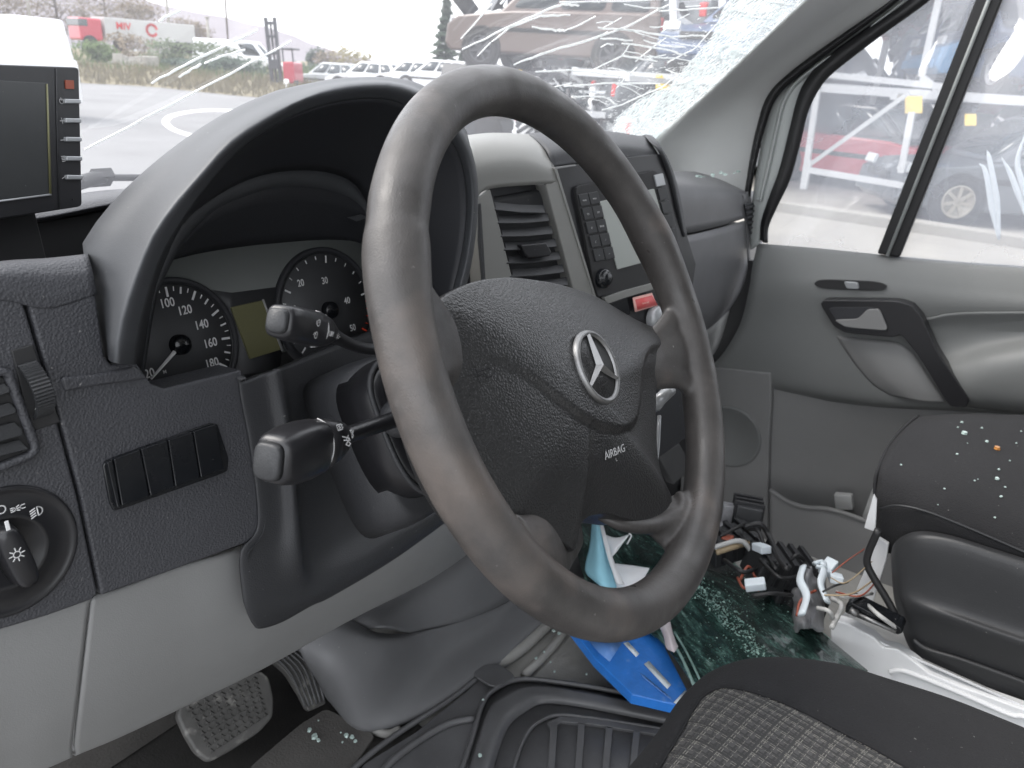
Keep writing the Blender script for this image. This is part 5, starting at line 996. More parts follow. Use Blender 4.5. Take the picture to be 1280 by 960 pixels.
WR = [([(895, 690), (920, 682), (935, 680), (945, 700)], 'cabley', .006, .90), ([(893, 684), (925, 676), (940, 690)], 'cablew', .004, .91), ([(930, 658), (950, 655), (962, 672), (975, 700), (984, 712)], 'cable', .004, .94), ([(934, 662), (948, 664), (958, 690), (970, 712)], 'cable', .003, .93),
      ([(925, 725), (935, 708), (944, 722), (948, 738)], 'cabler', .0022, .90), ([(922, 722), (930, 735), (945, 732)], 'cabler', .002, .90), ([(988, 700), (996, 694), (1006, 702), (1002, 712)], 'cable', .003, .93), ([(996, 770), (1000, 752), (1012, 742), (1020, 738)], 'cabler', .0018, .93),
      ([(1045, 740), (1075, 745), (1094, 728), (1100, 716)], 'cabler', .0012, .95), ([(1030, 744), (1065, 742), (1096, 722)], 'cabley', .0012, .95), ([(1028, 740), (1044, 732), (1060, 728)], 'cable', .0014, .95), ([(1040, 748), (1052, 756), (1046, 772), (1040, 784)], 'cablew', .0035, .93),
      ([(1022, 760), (1036, 764), (1042, 775)], 'cablew', .003, .93), ([(1084, 756), (1100, 770), (1122, 786)], 'cablew', .0030, .93), ([(1040, 716), (1060, 700), (1078, 688), (1080, 686)], 'cabler', .0008, .98), ([(1038, 722), (1058, 728), (1090, 702)], 'cabley', .0008, .98),
      ([(1046, 740), (1056, 746), (1090, 742)], 'cablew', .0025, .94), ([(940, 745), (965, 742), (990, 744)], 'cable', .003, .92), ([(900, 670), (920, 660), (930, 655)], 'cable', .003, .92), ([(905, 700), (930, 715), (955, 705)], 'cable', .0035, .90), ([(950, 700), (975, 722), (1000, 720)], 'cable', .003, .92)]
for L, mt, r, z in WR: tube('wire', [U(a, b, 'z', z + .01 * math.sin(i * 2.1)) for i, (a, b) in enumerate(L)], r, M[mt], wh, seg=7)
for (a, b), mt in (((952, 690), 'cardw'), ((945, 735), 'cardw'), ((1044, 728), 'cardw'), ((1035, 712), 'cardw')):
    box('connector', tilt(U(a, b, 'z', .92), rg.uniform(0, 180), 20), -.014, .014, -.009, .009, 0, .012, M[mt], wh, bevel=.002)
slab('red_lever', [U(a, b, 'z', .92) for a, b in [(902, 665), (918, 669), (916, 676), (902, 672)]], M['cabler'], wh, depth=.004)
# crumbs of safety glass
def crumb(p, s, mt, label, grp, rad=None):
    r = rg; vs = []; n = 6
    for h, k_ in ((0, 1), (.8, .9)):
        for k in range(n): A_ = 2 * math.pi * k / n + .3 * h; q = s * k_ * r.uniform(.7, 1.1); vs.append(p + V((math.cos(A_) * q, math.sin(A_) * q, h * s)))
    o = mesh('glass_crumb', vs, [tuple(range(n - 1, -1, -1)), tuple(range(n, 2 * n))] + [(k, (k + 1) % n, n + (k + 1) % n, n + k) for k in range(n)], mt, None, smooth=False, loc=p)
    tag(o, label, 'glass crumb', grp)
for a, b, s in ((387, 913, .0055), (393, 922, .008), (398, 926, .005), (426, 916, .002), (433, 920, .006), (440, 922, .005), (428, 928, .0025), (444, 927, .004), (398, 901, .002)):
    crumb(fz(a, b, .7215), s * .65, M['shard'], 'largest green glass crumb on the floor right of the accelerator foot' if (a, b) == (393, 922) else 'greenish crumb nearest the corner of the rubber mat' if (a, b) == (444, 927) else 'green glass crumb on the floor between the accelerator and the mat', 'glass crumbs by the pedals')
for a, b, s in ((692, 789, .003), (699, 792, .003), (680, 815, .002), (670, 823, .0025), (688, 828, .002), (693, 840, .002), (733, 843, .002), (745, 829, .002), (600, 945, .003), (604, 875, .002)):
    crumb(fz(a, b, .7205 if b < 860 else .733), s, M['shard'], 'tiny clear glass crumb on the grey floor beside the rubber mat', 'glass crumbs beside the mat')
cu = bpy.data.objects['cushion']; dg = bpy.context.evaluated_depsgraph_get()
for a, b, s in ((1202, 529, .005), (1205, 543, .009), (1227, 536, .004), (1246, 562, .009), (1233, 553, .005), (1196, 569, .004), (1248, 588, .004), (1246, 600, .006), (1218, 602, .003), (1251, 622, .004), (1180, 612, .003), (1126, 582, .003), (1222, 600, .002), (1243, 648, .003), (1276, 540, .003), (1270, 555, .003), (1197, 535, .003), (1262, 577, .003), (1209, 555, .002), (1256, 610, .003), (1172, 632, .002)):
    d = ray(a, b).normalized(); ok, loc, nn, idx = cu.ray_cast(CAM - OFF[cu.name], d, depsgraph=dg)
    if ok: crumb(loc + OFF[cu.name] + V((0, 0, .001)), s * .5, M['sharda'] if (a, b) == (1246, 562) else M['shard'], 'amber glass crumb on the passenger seat cloth' if (a, b) == (1246, 562) else 'largest pale green glass crumb near the rear of the passenger seat' if (a, b) == (1205, 543) else 'lone glass crumb near the front edge of the passenger seat' if (a, b) == (1126, 582) else 'pale glass crumb scattered on the dark passenger seat cloth', 'glass crumbs on the passenger seat')
for k in range(14):
    crumb(V((.62 + rg.uniform(0, .24), .345 + rg.uniform(-.0, .03), 1.401)), rg.uniform(.002, .005), M['shard'], 'clear glass crumb on the far end of the dash top', 'glass crumbs on the dash')
# ------------------------------------------------------------------ windscreen
ws = thing('windscreen', 'cracked van windscreen with long white cracks and a shattered strip by the far pillar', 'windscreen', wsx(500, 150))
wq = [V((-.92, 0, 0)), V((.80, 0, 0))]
def wpl(x, s, off=0): return WSF.o + V((x - .80, 0, 0)) + wsd * s + WSF.n * off
slab('pane', [wpl(-.95, -.14), wpl(.86, -.14), wpl(.80, .75), wpl(-.90, .75)], M['wsglass'], ws, depth=.005, bevel=0)
slab('lower_seal', [wpl(-.95, -.14, .004), wpl(.86, -.14, .004), wpl(.86, -.072, .004), wpl(-.95, -.072, .004)], M['seal'], ws, depth=.012, bevel=.001)
def crack(L, w_=.0024, off=.0016, name='crack', mt='crack'):
    w_ = w_ * 1.5
    P = [wsx(a, b, off) for a, b in L]; Q = [lin(P, i / (len(P) * 5 - 5)) for i in range(len(P) * 5 - 4)]; P = []
    for i, q in enumerate(Q): P.append(q + (V((rg.uniform(-1, 1), 0, 0)) + wsd * rg.uniform(-1, 1)) * w_ * .25)
    n = len(P); vs = []; fs = []
    for i, p in enumerate(P):
        t = (P[min(i + 1, n - 1)] - P[max(i - 1, 0)]).normalized(); s = t.cross(WSF.n).normalized(); ww = w_ * (.5 + .5 * math.sin(math.pi * min(1, (i + .6) / n * 1.4 if i < n / 2 else (n - i) / n * 1.6))) * rg.uniform(.6, 1.1) / 2
        vs += [p - s * ww, p + s * ww, p + s * ww * .6 - WSF.n * .001, p - s * ww * .6 - WSF.n * .001]
    for i in range(n - 1):
        for k in range(4): fs.append((i * 4 + k, i * 4 + (k + 1) % 4, i * 4 + 4 + (k + 1) % 4, i * 4 + 4 + k))
    return mesh(name, vs, fs, M[mt], ws, smooth=False)
for L, w_ in (([(105, 188), (235, 120), (365, 52)], .0024), ([(190, 104), (240, 77), (285, 56)], .0026), ([(224, 97), (252, 80)], .0024), ([(256, 79), (280, 70), (306, 62)], .0022), ([(286, 55), (322, 38)], .0022), ([(198, 27), (212, 19), (226, 14)], .0026),
    ([(579, 62), (647, 29), (691, 9), (705, 5), (724, 7)], .0038), ([(614, 53), (637, 35), (677, 20), (713, 19)], .0026), ([(642, 81), (682, 66), (766, 41), (794, 28), (840, 4)], .0046), ([(670, 90), (712, 88), (745, 91), (778, 96)], .0028), ([(665, 34), (696, 38), (706, 39), (729, 29), (745, 20)], .003),
    ([(740, 88), (778, 70), (822, 77)], .0034), ([(778, 54), (834, 62), (858, 70)], .0030), ([(576, 49), (616, 5)], .002), ([(597, 70), (614, 53)], .002), ([(747, 35), (790, 38), (841, 46), (880, 44)], .003), ([(705, 108), (765, 104), (825, 105)], .003), ([(752, 138), (778, 131), (829, 108), (850, 92)], .004),
    ([(715, 121), (755, 121), (771, 131)], .0028), ([(825, 14), (860, 12), (900, 10)], .0026), ([(778, 70), (788, 55)], .002), ([(700, 3), (780, 2), (860, -3)], .002), ([(835, 78), (870, 60), (905, 20)], .003), ([(640, -8), (625, 6)], .003), ([(690, 110), (715, 104)], .002)):
    crack(L, w_)
for _ in range(64):
    a, b = rg.uniform(730, 990), rg.uniform(0, 165); lim = 990 - b * 1.06
    if a > lim - 4 or a < 690 + (165 - b) * .25: continue
    L = rg.uniform(15, 55); th = rg.choice((-.55, -.25, .12, .3)) + rg.gauss(0, .12); crack([(a, b), (a + L * .5 * math.cos(th), b + L * .5 * math.sin(th) + rg.uniform(-3, 3)), (min(a + L * math.cos(th), lim), b + L * math.sin(th))], rg.uniform(.0008, .0026), name='crack')
slab('shattered_strip', [wsx(a, b, .0045) for a, b in [(930, -25), (905, 10), (888, 50), (862, 78), (838, 108), (800, 124), (772, 146), (764, 170), (800, 190), (822, 174), (896, 105), (1004, 4), (1030, -25)]], M['shatter'], ws, depth=.001, bevel=0)
vs = []; fs = []
for _ in range(2600):
    t = rg.random() ** .9; b = -10 + 185 * t; e_ = 1004 - (b - 4) * 1.08; a = e_ - abs(rg.gauss(0, 1)) * (34 + 20 * t) - 1
    p = wsx(a, b, .006); L = rg.uniform(.002, .010); A_ = rg.choice((.6, .85, 2.2)) + rg.gauss(0, .35); d = V((math.cos(A_), 0, 0)) + wsd * math.sin(A_); s = d.cross(WSF.n).normalized() * rg.uniform(.0004, .0014); i = len(vs)
    lift = WSF.n * rg.uniform(0, .003); vs += [p - s, p + s, p + d * L + s * .3 + lift, p + d * L - s * .3 + lift]; fs.append((i, i + 1, i + 2, i + 3))
tag(mesh('glass_splinters', vs, fs, M['crack'], ws, smooth=False), kind='stuff')
wi = thing('wiper', 'black windscreen wiper arm resting low outside the windscreen', 'wiper', wsx(140, 224, -.05))
tube('wiper_arm', [wsx(98, 229, -.04), wsx(115, 224, -.045), wsx(128, 221, -.05)], .008, M['seal'], wi, seg=8)
tube('wiper_arm', [wsx(122, 222, -.05), wsx(180, 222, -.05), wsx(320, 222, -.05)], .004, M['seal'], wi, seg=8)
box('wiper_joint', Fr(wsx(126, 222, -.05), (1, 0, 0), WSF.n), -.012, .012, -.010, .010, -.006, .006, M['seal'], wi)
# van shell round the cab (mostly out of view; it shades the inside)
rf = slab('roof_lining', [V((-.95, -.08, 2.02)), V((.92, -.08, 2.02)), V((.92, -1.3, 2.12)), V((-.95, -1.3, 2.12))], M['pillar'], None, depth=.03, bevel=0, n=(0, 0, -1)); rf['kind'] = 'structure'
bh = slab('bulkhead', [V((-.95, -1.3, .68)), V((.92, -1.3, .68)), V((.92, -1.3, 2.12)), V((-.95, -1.3, 2.12))], M['pillar'], None, depth=.03, bevel=0, n=(0, 1, 0)); bh['kind'] = 'structure'
# ------------------------------------------------------------------ the yard outside
M['asph'] = mat('asphalt', (.17, .17, .172), .85, grain=(.02, .004, 'n'), var=.22, vscale=.35)
M['conc'] = mat('pale_concrete', (.30, .285, .255), .85, grain=(.03, .005, 'n'), var=.2, vscale=.6)
M['line'] = mat('road_paint', (.75, .75, .73), .7, var=.1)
M['dry'] = mat('dry_grass', (.17, .145, .085), .9, var=.35, vscale=1.2)
M['green'] = mat('grass_green', (.09, .13, .045), .9, var=.35, vscale=.8)
M['leaf'] = mat('leaf_green', (.075, .10, .045), .8, var=.5, vscale=1.5)
M['leafb'] = mat('leaf_brown', (.16, .125, .085), .85, var=.4, vscale=1)
M['leafy'] = mat('leaf_yellow', (.20, .17, .07), .85, var=.4, vscale=1)
M['fir'] = mat('fir_green', (.05, .075, .05), .85, var=.3)
M['bark'] = mat('bark', (.10, .08, .065), .9, var=.3, vscale=4)
M['hill'] = mat('far_hill', (.20, .185, .20), .95, var=.15, vscale=.01)  # distance haze is put into this pale mauve hill colour
M['steel'] = mat('galvanised_steel', (.5, .51, .52), .45, .2, var=.08)
M['dsteel'] = mat('dark_steel', (.06, .06, .065), .5, .3)
M['tyre'] = mat('tyre', (.025, .024, .023), .8)
M['cglass'] = mat('car_glass', (.03, .04, .045), .08, spec=.8)
M['light'] = mat('headlight_glass', (.6, .62, .63), .15)
M['tail'] = mat('tail_light', (.55, .03, .03), .2)
M['yellow'] = mat('yellow_tag', (.75, .52, .06), .5)
M['alloy'] = mat('alloy_wheel', (.5, .5, .51), .35, .4)
M['alloyg'] = mat('bronze_wheel', (.36, .33, .27), .4, .4)
def paint(n, c): M[n] = mat(n, c, .3, coat=.5, var=.05); return M[n]
for n_, c_ in (('paint_brown', (.10, .068, .055)), ('paint_red', (.42, .02, .04)), ('paint_blue', (.02, .28, .60)), ('paint_navy', (.04, .07, .14)), ('paint_grey', (.09, .10, .11)), ('paint_silver', (.32, .34, .35)), ('paint_white', (.72, .73, .74)), ('paint_black', (.02, .022, .024)), ('paint_wine', (.22, .02, .03))): paint(n_, c_)
g = mesh('ground', [V((-300, -300, 0)), V((900, -300, 0)), V((900, 1200, 0)), V((-300, 1200, 0))], [(0, 1, 2, 3)], M['asph'], smooth=False); g['kind'] = 'structure'
def flat(name, L, z, mt, kind='structure'):
    o = mesh(name, [U(a, b, 'z', 0).xy.to_3d() + V((0, 0, z)) for a, b in L], [tuple(range(len(L)))], mt, smooth=False); o['kind'] = kind; return o
cy_ = mesh('concrete_yard', [V((5, -14, .004)), V((60, -14, .004)), V((60, 9, .004)), V((8.5, 6, .004)), V((5, 3, .004))], [(0, 1, 2, 3, 4)], M['conc'], smooth=False); cy_['kind'] = 'structure'
# kerb in front of the racks
kb = mesh('kerb', [V((x, y, z)) for z in (0, .14) for x, y in ((10.2, -9), (10.5, -9), (10.5, 7), (10.2, 7))], [(4, 5, 6, 7), (0, 1, 5, 4), (1, 2, 6, 5), (2, 3, 7, 6), (3, 0, 4, 7)], M['conc'], smooth=False, bevel=.02); kb['kind'] = 'structure'
ml = [(300, 137.5), (262, 136.5), (235, 138.5), (212, 143.5), (203, 150), (205, 157), (218, 165), (246, 173.5), (300, 186)]; mi = [(300, 140), (262, 139.5), (238, 141.5), (219, 146), (212, 151), (214, 157), (226, 163.5), (250, 170), (300, 181)]
P1_ = along([U(a, b, 'z', 0) for a, b in ml], 40); P2_ = along([U(a, b, 'z', 0) for a, b in mi], 40)
rmk = mesh('road_marking', [p + V((0, 0, .004)) for p in P1_ + P2_], [(i, i + 1, 41 + i, 40 + i) for i in range(39)], M['line'], smooth=False); rmk['kind'] = 'structure'
# verge: rising bank with dry grass
E1 = along([U(a, b, 'z', 0) for a, b in [(-160, 92), (0, 98), (100, 104), (180, 108), (240, 114), (310, 121), (365, 124), (430, 122), (520, 120)]], 60)
vs = []; fs = []
for k, (bk_, h) in enumerate(((0, 0), (3, .2), (8, .4), (16, .5), (40, .7), (90, .9))):
    for i, p in enumerate(E1):
        d = (p - CAM); d.z = 0; d.normalize(); vs.append(p + d * bk_ + V((0, 0, h * (.75 + .5 * rg.random()) if h else .006)))
for k in range(5):
    for i in range(59): fs.append((k * 60 + i, k * 60 + i + 1, k * 60 + 61 + i, k * 60 + 60 + i))
vg = mesh('grass_bank', vs, fs, M['dry']); vg['kind'] = 'structure'
def blades(name, n, mt, f, hmin, hmax, w_):
    vs = []; fs = []
    for _ in range(n):
        p = f(); h = rg.uniform(hmin, hmax); A_ = rg.uniform(0, 6.28); s = V((math.cos(A_), math.sin(A_), 0)) * w_; t = V((rg.gauss(0, .25), rg.gauss(0, .25), 1)) * h; i = len(vs)
        vs += [p - s, p + s, p + t]; fs.append((i, i + 1, i + 2))
    o = mesh(name, vs, fs, mt, smooth=False); o['kind'] = 'stuff'; tag(o, 'long dry straw coloured grass on the bank beyond the asphalt' if mt == M['dry'] else 'green grass higher on the bank beyond the asphalt', 'grass'); return o
def onb(k0, k1):
    i = rg.randrange(59); t = rg.random(); p = E1[i].lerp(E1[i + 1], t); d = (p - CAM); d.z = 0; d.normalize(); s = rg.uniform(k0, k1); return p + d * s + V((0, 0, (min(s, 3) / 3 * .2 + max(0, s - 3) * .02)))
blades('dry_grass', 9000, M['dry'], lambda: onb(0, 13), .15, .5, .04)
blades('green_grass', 4500, M['green'], lambda: onb(7, 30), .2, .6, .05)
# far hills
hp_ = [(-200, -170), (-60, -80), (60, -42), (160, -8), (200, 5), (260, 18), (310, 29), (350, 38), (400, 58), (450, 72), (520, 84), (620, 96), (800, 112), (1000, 128), (1400, 150)]
def hill(name, L, t, mt):
    top = along([U(a, b, 't', t) for a, b in L], 90); vs = []; fs = []
    for i, p in enumerate(top):
        d = V((p.x - CAM.x, p.y - CAM.y, 0)).normalized(); z = p.z + rg.uniform(-1, 1) * t * .0012
        vs += [p * 1 - d * t * .25 + V((0, 0, -p.z - 2)), p - d * t * .08 + V((0, 0, (z - p.z) - p.z * .4)), V((p.x, p.y, z)), V((p.x, p.y, 0)) + d * t * .3 + V((0, 0, -5))]
    for i in range(len(top) - 1):
        for k in range(3): fs.append((i * 4 + k, i * 4 + 4 + k, i * 4 + 5 + k, i * 4 + 1 + k))
    o = mesh(name, vs, fs, mt); o['kind'] = 'structure'; return o
hill('hills', hp_, 600, M['hill'])
# ---- plants
def foliage(name, c, rx, ry, rz, n, s, mt, par, cone=False, seed=1):
    r = random.Random(seed); vs = []; fs = []; cl_ = [V((r.uniform(-.75, .75), r.uniform(-.75, .75), r.uniform(-.8, .8))) for _ in range(16)]
    for _ in range(n):
        if cone:
            h = r.random() ** 1.3; R_ = (1 - h) * (.72 + .28 * math.sin(h * 60)) + .03; A_ = r.uniform(0, 6.28); q = V((math.cos(A_) * R_ * r.random() ** .4, math.sin(A_) * R_ * r.random() ** .4, h * 2 - 1 - R_ * .12))
        else:
            q = r.choice(cl_) + V((r.gauss(0, .24), r.gauss(0, .24), r.gauss(0, .2)))
            if q.length > 1.15: continue
        p = V(c) + V((q.x * rx, q.y * ry, q.z * rz)); a = V((r.gauss(0, 1), r.gauss(0, 1), r.gauss(0, 1))).normalized(); b = a.orthogonal().normalized(); k = s * r.uniform(.5, 1.3); i = len(vs)
        vs += [p - a * k, p + b * k * .5, p + a * k, p - b * k * .5]; fs.append((i, i + 1, i + 2, i + 3))
    return mesh(name, vs, fs, mt, par, smooth=False)
def tree(name, label, cat_, px_, top, bot, t, hw, mt, n=900, s=.12, cone=False, grp=None, seed=1, trunk=True):
    T, B = U(px_, top, 't', t), U(px_, bot, 't', t); base = V((B.x, B.y, min(B.z, T.z - .5))); H = (T.z - base.z); R_ = hw * t / F
    o = thing(name, label, cat_, (B.x, B.y, base.z), grp)
    if trunk:
        tube('trunk', [base, base + V((.02 * H, 0, H * .5)), base + V((0, .02 * H, H * .93))], [H * .022, H * .014, H * .004], M['bark'], o, seg=8)
        for k in range(7):
            A_ = seed + k * 2.4; z = .3 + k * .08; tube('limb', [base + V((0, 0, H * z)), base + V((math.cos(A_) * R_ * .4, math.sin(A_) * R_ * .4, H * (z + .1))), base + V((math.cos(A_) * R_ * .8, math.sin(A_) * R_ * .8, H * (z + .2)))], [H * .008, H * .005, H * .002], M['bark'], o, seg=5, sub=2)
    foliage('crown', base + V((0, 0, H * (.52 if trunk else .5))), R_, R_, H * (.5 if trunk else .5), n, s, mt, o, cone, seed); return o
tree('conifer', 'tall narrow dark conifer standing alone against the white sky', 'conifer', 556, -6, 86, 60, 25, M['fir'], 3600, .24, True, seed=4)
tree('conifer', 'low dark conifer partly behind the left end of the brown car', 'conifer', 578, 60, 92, 45, 14, M['fir'], 1200, .18, True, seed=5)
for i, (x, t_, b_, hw, l) in enumerate(((5, -60, 70, 55, 'bare brown tree at the left edge, behind the white van'), (75, -50, 62, 50, 'bare brown tree between the white van and the red lorry'), (135, -20, 52, 36, 'bare brown tree behind the red lorry cab'), (180, 0, 50, 30, 'low bare tree rising behind the white lorry trailer'), (235, 22, 60, 30, 'small bare tree left of the pale lamp posts'))):
    tree('bare_tree', l, 'tree', x, t_, b_, 70 + 4 * i, hw, M['leafb'], 2600, .16, grp='bare trees behind the bank', seed=10 + i)
for i, (x, t_, b_, hw, mt, l, d_) in enumerate(((165, 44, 82, 46, 'leafb', 'brown scrub on the bank below the white trailer', 50), (215, 50, 84, 42, 'leaf', 'dark green bush in the middle of the bank', 48), (262, 52, 84, 34, 'leaf', 'dark green bush left of the white lorry', 47), (120, 52, 88, 30, 'green', 'grass green bush at the left of the bank', 46), (300, 72, 96, 40, 'fir', 'low blue-green hedge in front of the white lorry', 44), (235, 74, 94, 40, 'fir', 'low blue-green hedge left of the white lorry', 44),
    (440, 58, 98, 26, 'leafy', 'yellowish bush right of the forklift', 62), (412, 62, 98, 18, 'leafb', 'brownish bush behind the forklift mast', 64), (478, 76, 100, 24, 'leafb', 'low brown bush behind the row of white cars', 66), (385, 78, 106, 26, 'fir', 'low green hedge beside the forklift', 60), (396, 60, 92, 12, 'fir', 'dark little tree left of the yellowish bush', 66), (502, 78, 100, 20, 'leafb', 'low brown bush left of the tall conifer', 68))):
    tree('bush', l, 'bush', x, t_, b_, d_, hw, M[mt], 1500, .13, grp='scrub on the bank', seed=30 + i, trunk=False)
rb = tag(None, None) if False else None
rub = thing('rubble_heap', 'pale rubble lying in the dry grass on the bank', 'rubble', U(168, 82, 't', 45))
for k in range(16):
    p = U(146 + k * 2.8, 84 - rg.uniform(0, 8), 't', 45); s = rg.uniform(.2, .5); f = tilt(p, rg.uniform(0, 180), rg.uniform(-20, 20)); box('rubble_block', f, -s, s, -s * .6, s * .6, -.3, s * .6, M['conc'], rub, bevel=.04)
# posts
for x, t_, b_, d_, r, mt, l in ((41, -60, 30, 66, .14, 'conc', 'pale post behind the white van'), (214, -60, 50, 70, .12, 'conc', 'leftmost tall pale post, in front of the hills'), (264, -40, 76, 60, .10, 'conc', 'short pale post left of the white lorry, below the hill line'), (286, -60, 52, 75, .09, 'bark', 'tall thin brown pole above the white lorry')):
    if x == 264: t_ = 24
    a, b = U(x, b_ + 14, 't', d_), U(x, b_, 't', d_); top = U(x, t_, 't', d_); o = thing('pole', l, 'pole', (a.x, a.y, 0)); tube('shaft', [V((a.x, a.y, .8)), V((a.x, a.y, top.z))], r, M[mt], o, sp=False, seg=8)
    box('cap', Fr((a.x, a.y, top.z), (1, 0, 0), (0, 0, 1)), -r * 1.4, r * 1.4, -r * 1.4, r * 1.4, 0, .1, M[mt], o, bevel=.01)
# ---- vehicles
def wheel(par, p, side, r, mt, w_=.2):
    ax = side; t = lathe('wheel', V(p) - V(ax) * w_, ax, [(r * .6, 0), (r * .95, .01), (r, .04), (r, w_ - .04), (r * .95, w_ - .01), (r * .68, w_), (r * .64, w_ - .02)], M['tyre'], par, seg=28)
    lathe('wheel_rim', V(p) - V(ax) * .05, ax, [(r * .66, -.02), (r * .66, .045), (r * .60, .04), (r * .58, .0), (.001, -.005)], M['dsteel'], t, seg=28)
    f = Fr(V(p), V((0, 0, 1)), ax)
    for k in range(7):
        A_ = 2 * math.pi * k / 7; e_ = Fr(V(p), f.x * math.cos(A_) + f.y * math.sin(A_), ax); box('spoke', e_, 0, r * .62, -r * .07, r * .07, -.03, .0, mt, t, bevel=.004)
    lathe('rim_lip', V(p), ax, [(r * .66, -.02), (r * .67, .006), (r * .60, .004), (r * .58, -.02)], mt, t, seg=28)
SHP = {
 'car': (4.2, 1.72, [(-.5, .32), (-.5, .56), (-.485, .66), (-.33, .64), (.14, .62), (.24, .58), (.42, .52), (.49, .42), (.5, .22), (.47, .14), (-.48, .14), (-.5, .2)], .60, (-.46, .22, -.34, .04), 1.45),
 'suv': (4.4, 1.85, [(-.5, .34), (-.5, .58), (-.49, .64), (-.3, .64), (.16, .62), (.26, .60), (.44, .55), (.49, .46), (.5, .26), (.47, .18), (-.47, .18), (-.5, .24)], .60, (-.49, .24, -.45, .08), 1.75),
 'van': (5.0, 1.95, [(-.5, .2), (-.5, .55), (-.495, .60), (.18, .60), (.28, .56), (.44, .48), (.49, .40), (.5, .2), (.47, .12), (-.48, .12), (-.5, .15)], .58, (-.495, .30, -.49, .16), 2.0)}
def car(label, pos, head, mt, kind='car', grp=None, wheels=True, rimm='alloy', tiltx=0, sc_=1.0, cat_=None, boxvan=False, name=None, roofm=None):
    L, W_, prof, belt, cab, H = SHP[kind]; q = Matrix.Rotation(math.radians(head), 3, 'Z') @ Matrix.Rotation(math.radians(tiltx), 3, 'Y')
    o = thing(name or ('parked_car' if kind != 'van' else 'parked_van'), label, cat_ or ('van' if kind == 'van' else 'car'), pos, grp); q = q @ Matrix.Diagonal((sc_,) * 3)
    X_ = lambda x, y, z: V(pos) + q @ V((x * L, y * W_, z * H))
    secs = []
    for y, ins in ((-.5, .10), (-.488, .03), (-.45, 0), (0, -.012), (.45, 0), (.488, .03), (.5, .10)):
        cx = sum(a for a, b in prof) / len(prof); secs.append([X_(a * (1 - ins * .25), y, .38 + (b - .38) * (1 - ins)) for a, b in prof])
    loft('body', secs, mt, o, bevel=.03 * sc_, ang=25)
    x0, x1, x2, x3 = cab; zb, zt = belt * 1.0, 1.0
    v8 = [X_(x0, -.46, zb), X_(x1, -.46, zb), X_(x1, .46, zb), X_(x0, .46, zb), X_(x2, -.36, zt), X_(x3, -.36, zt), X_(x3, .36, zt), X_(x2, .36, zt)]
    mesh('roof', v8, [(0, 1, 5, 4), (1, 2, 6, 5), (2, 3, 7, 6), (3, 0, 4, 7), (4, 5, 6, 7)], roofm or mt, o, bevel=.07 * sc_, seg=3)
    def win(nm, a, b, c, d, f0, f1, g0, g1):
        Q = lambda f, g: a.lerp(b, f).lerp(d.lerp(c, f), g)
        P = [Q(f0, g0), Q(f1, g0), Q(f1, g1), Q(f0, g1)]; n = (P[1] - P[0]).cross(P[3] - P[0]).normalized(); c_ = sum(P, V()) / 4
        if n.dot(c_ - X_(-.1, 0, .8)) < 0: n = -n
        slab(nm, rnd([p + n * .012 for p in P], .12, 2), M['cglass'], o, depth=.02, bevel=0, n=n)
    for s_ in (0, 1):
        a, b, c, d = (v8[0], v8[1], v8[5], v8[4]) if not s_ else (v8[3], v8[2], v8[6], v8[7])
        if not boxvan:
            for f0, f1 in ((.06, .30), (.34, .62), (.66, .93)): win('side_window', a, b, c, d, f0, f1, .12, .86)
        else: win('side_window', a, b, c, d, .70, .94, .15, .86)
    win('windscreen', v8[1], v8[2], v8[6], v8[5], .08, .92, .1, .9)
    if not boxvan: win('rear_window', v8[3], v8[0], v8[4], v8[7], .1, .9, .15, .88)
    for sy in ((-1, 1) if not boxvan else ()):
        f = Fr(X_(.478, sy * .36, .50), q @ V((0, 1, 0)), q @ V((1, 0, .25))); box('headlight', f, -.17 * sc_, .17 * sc_, -.07, .07, -.03, .03, M['light'], o, bevel=.02)
        f = Fr(X_(-.50, sy * .42, .54), q @ V((0, 1, 0)), q @ V((-1, 0, 0))); box('tail_light', f, -.09 * sc_, .09 * sc_, -.12, .12, -.06, .012, M['tail'], o, bevel=.015)
        f = Fr(X_(0, sy * .503, .42), q @ V((1, 0, 0)), q @ V((0, sy, 0))); box('sill_trim', f, -L * .30, L * .28, -.05, .03, -.02, .008, M['tyre'], o, bevel=.01)
    box('bumper', Fr(X_(.50, 0, .26), q @ V((0, 1, 0)), q @ V((1, 0, 0))), -W_ * .44, W_ * .44, -.10, .06, -.05, .03, mt, o, bevel=.03); box('grille', Fr(X_(.503, 0, .40), q @ V((0, 1, 0)), q @ V((1, 0, 0))), -W_ * .22, W_ * .22, -.06, .06, -.03, .012, M['tyre'], o, bevel=.01)
    rw = .33 if kind == 'car' else .37
    for sx_ in (-.31, .31):
        for sy in (-1, 1):
            ax = (q @ V((0, sy, 0))).normalized(); p = X_(sx_, sy * .502, 0) + (q @ V((0, 0, rw)))
            lathe('wheel_arch', p - ax * .05, ax, [(rw * 1.16 * sc_, 0), (rw * 1.16 * sc_, .056), (rw * 1.10 * sc_, .058), (.001, .052)], M['tyre'], o, seg=28)
            if wheels: wheel(o, p + ax * .03, ax, rw * sc_, M[rimm])
    return o
def at(a, b, t, dz=0): p = U(a, b, 't', t); return V((p.x, p.y, p.z + dz))
def gnd(a, b): p = U(a, b, 'z', 0); return V((p.x, p.y, 0))
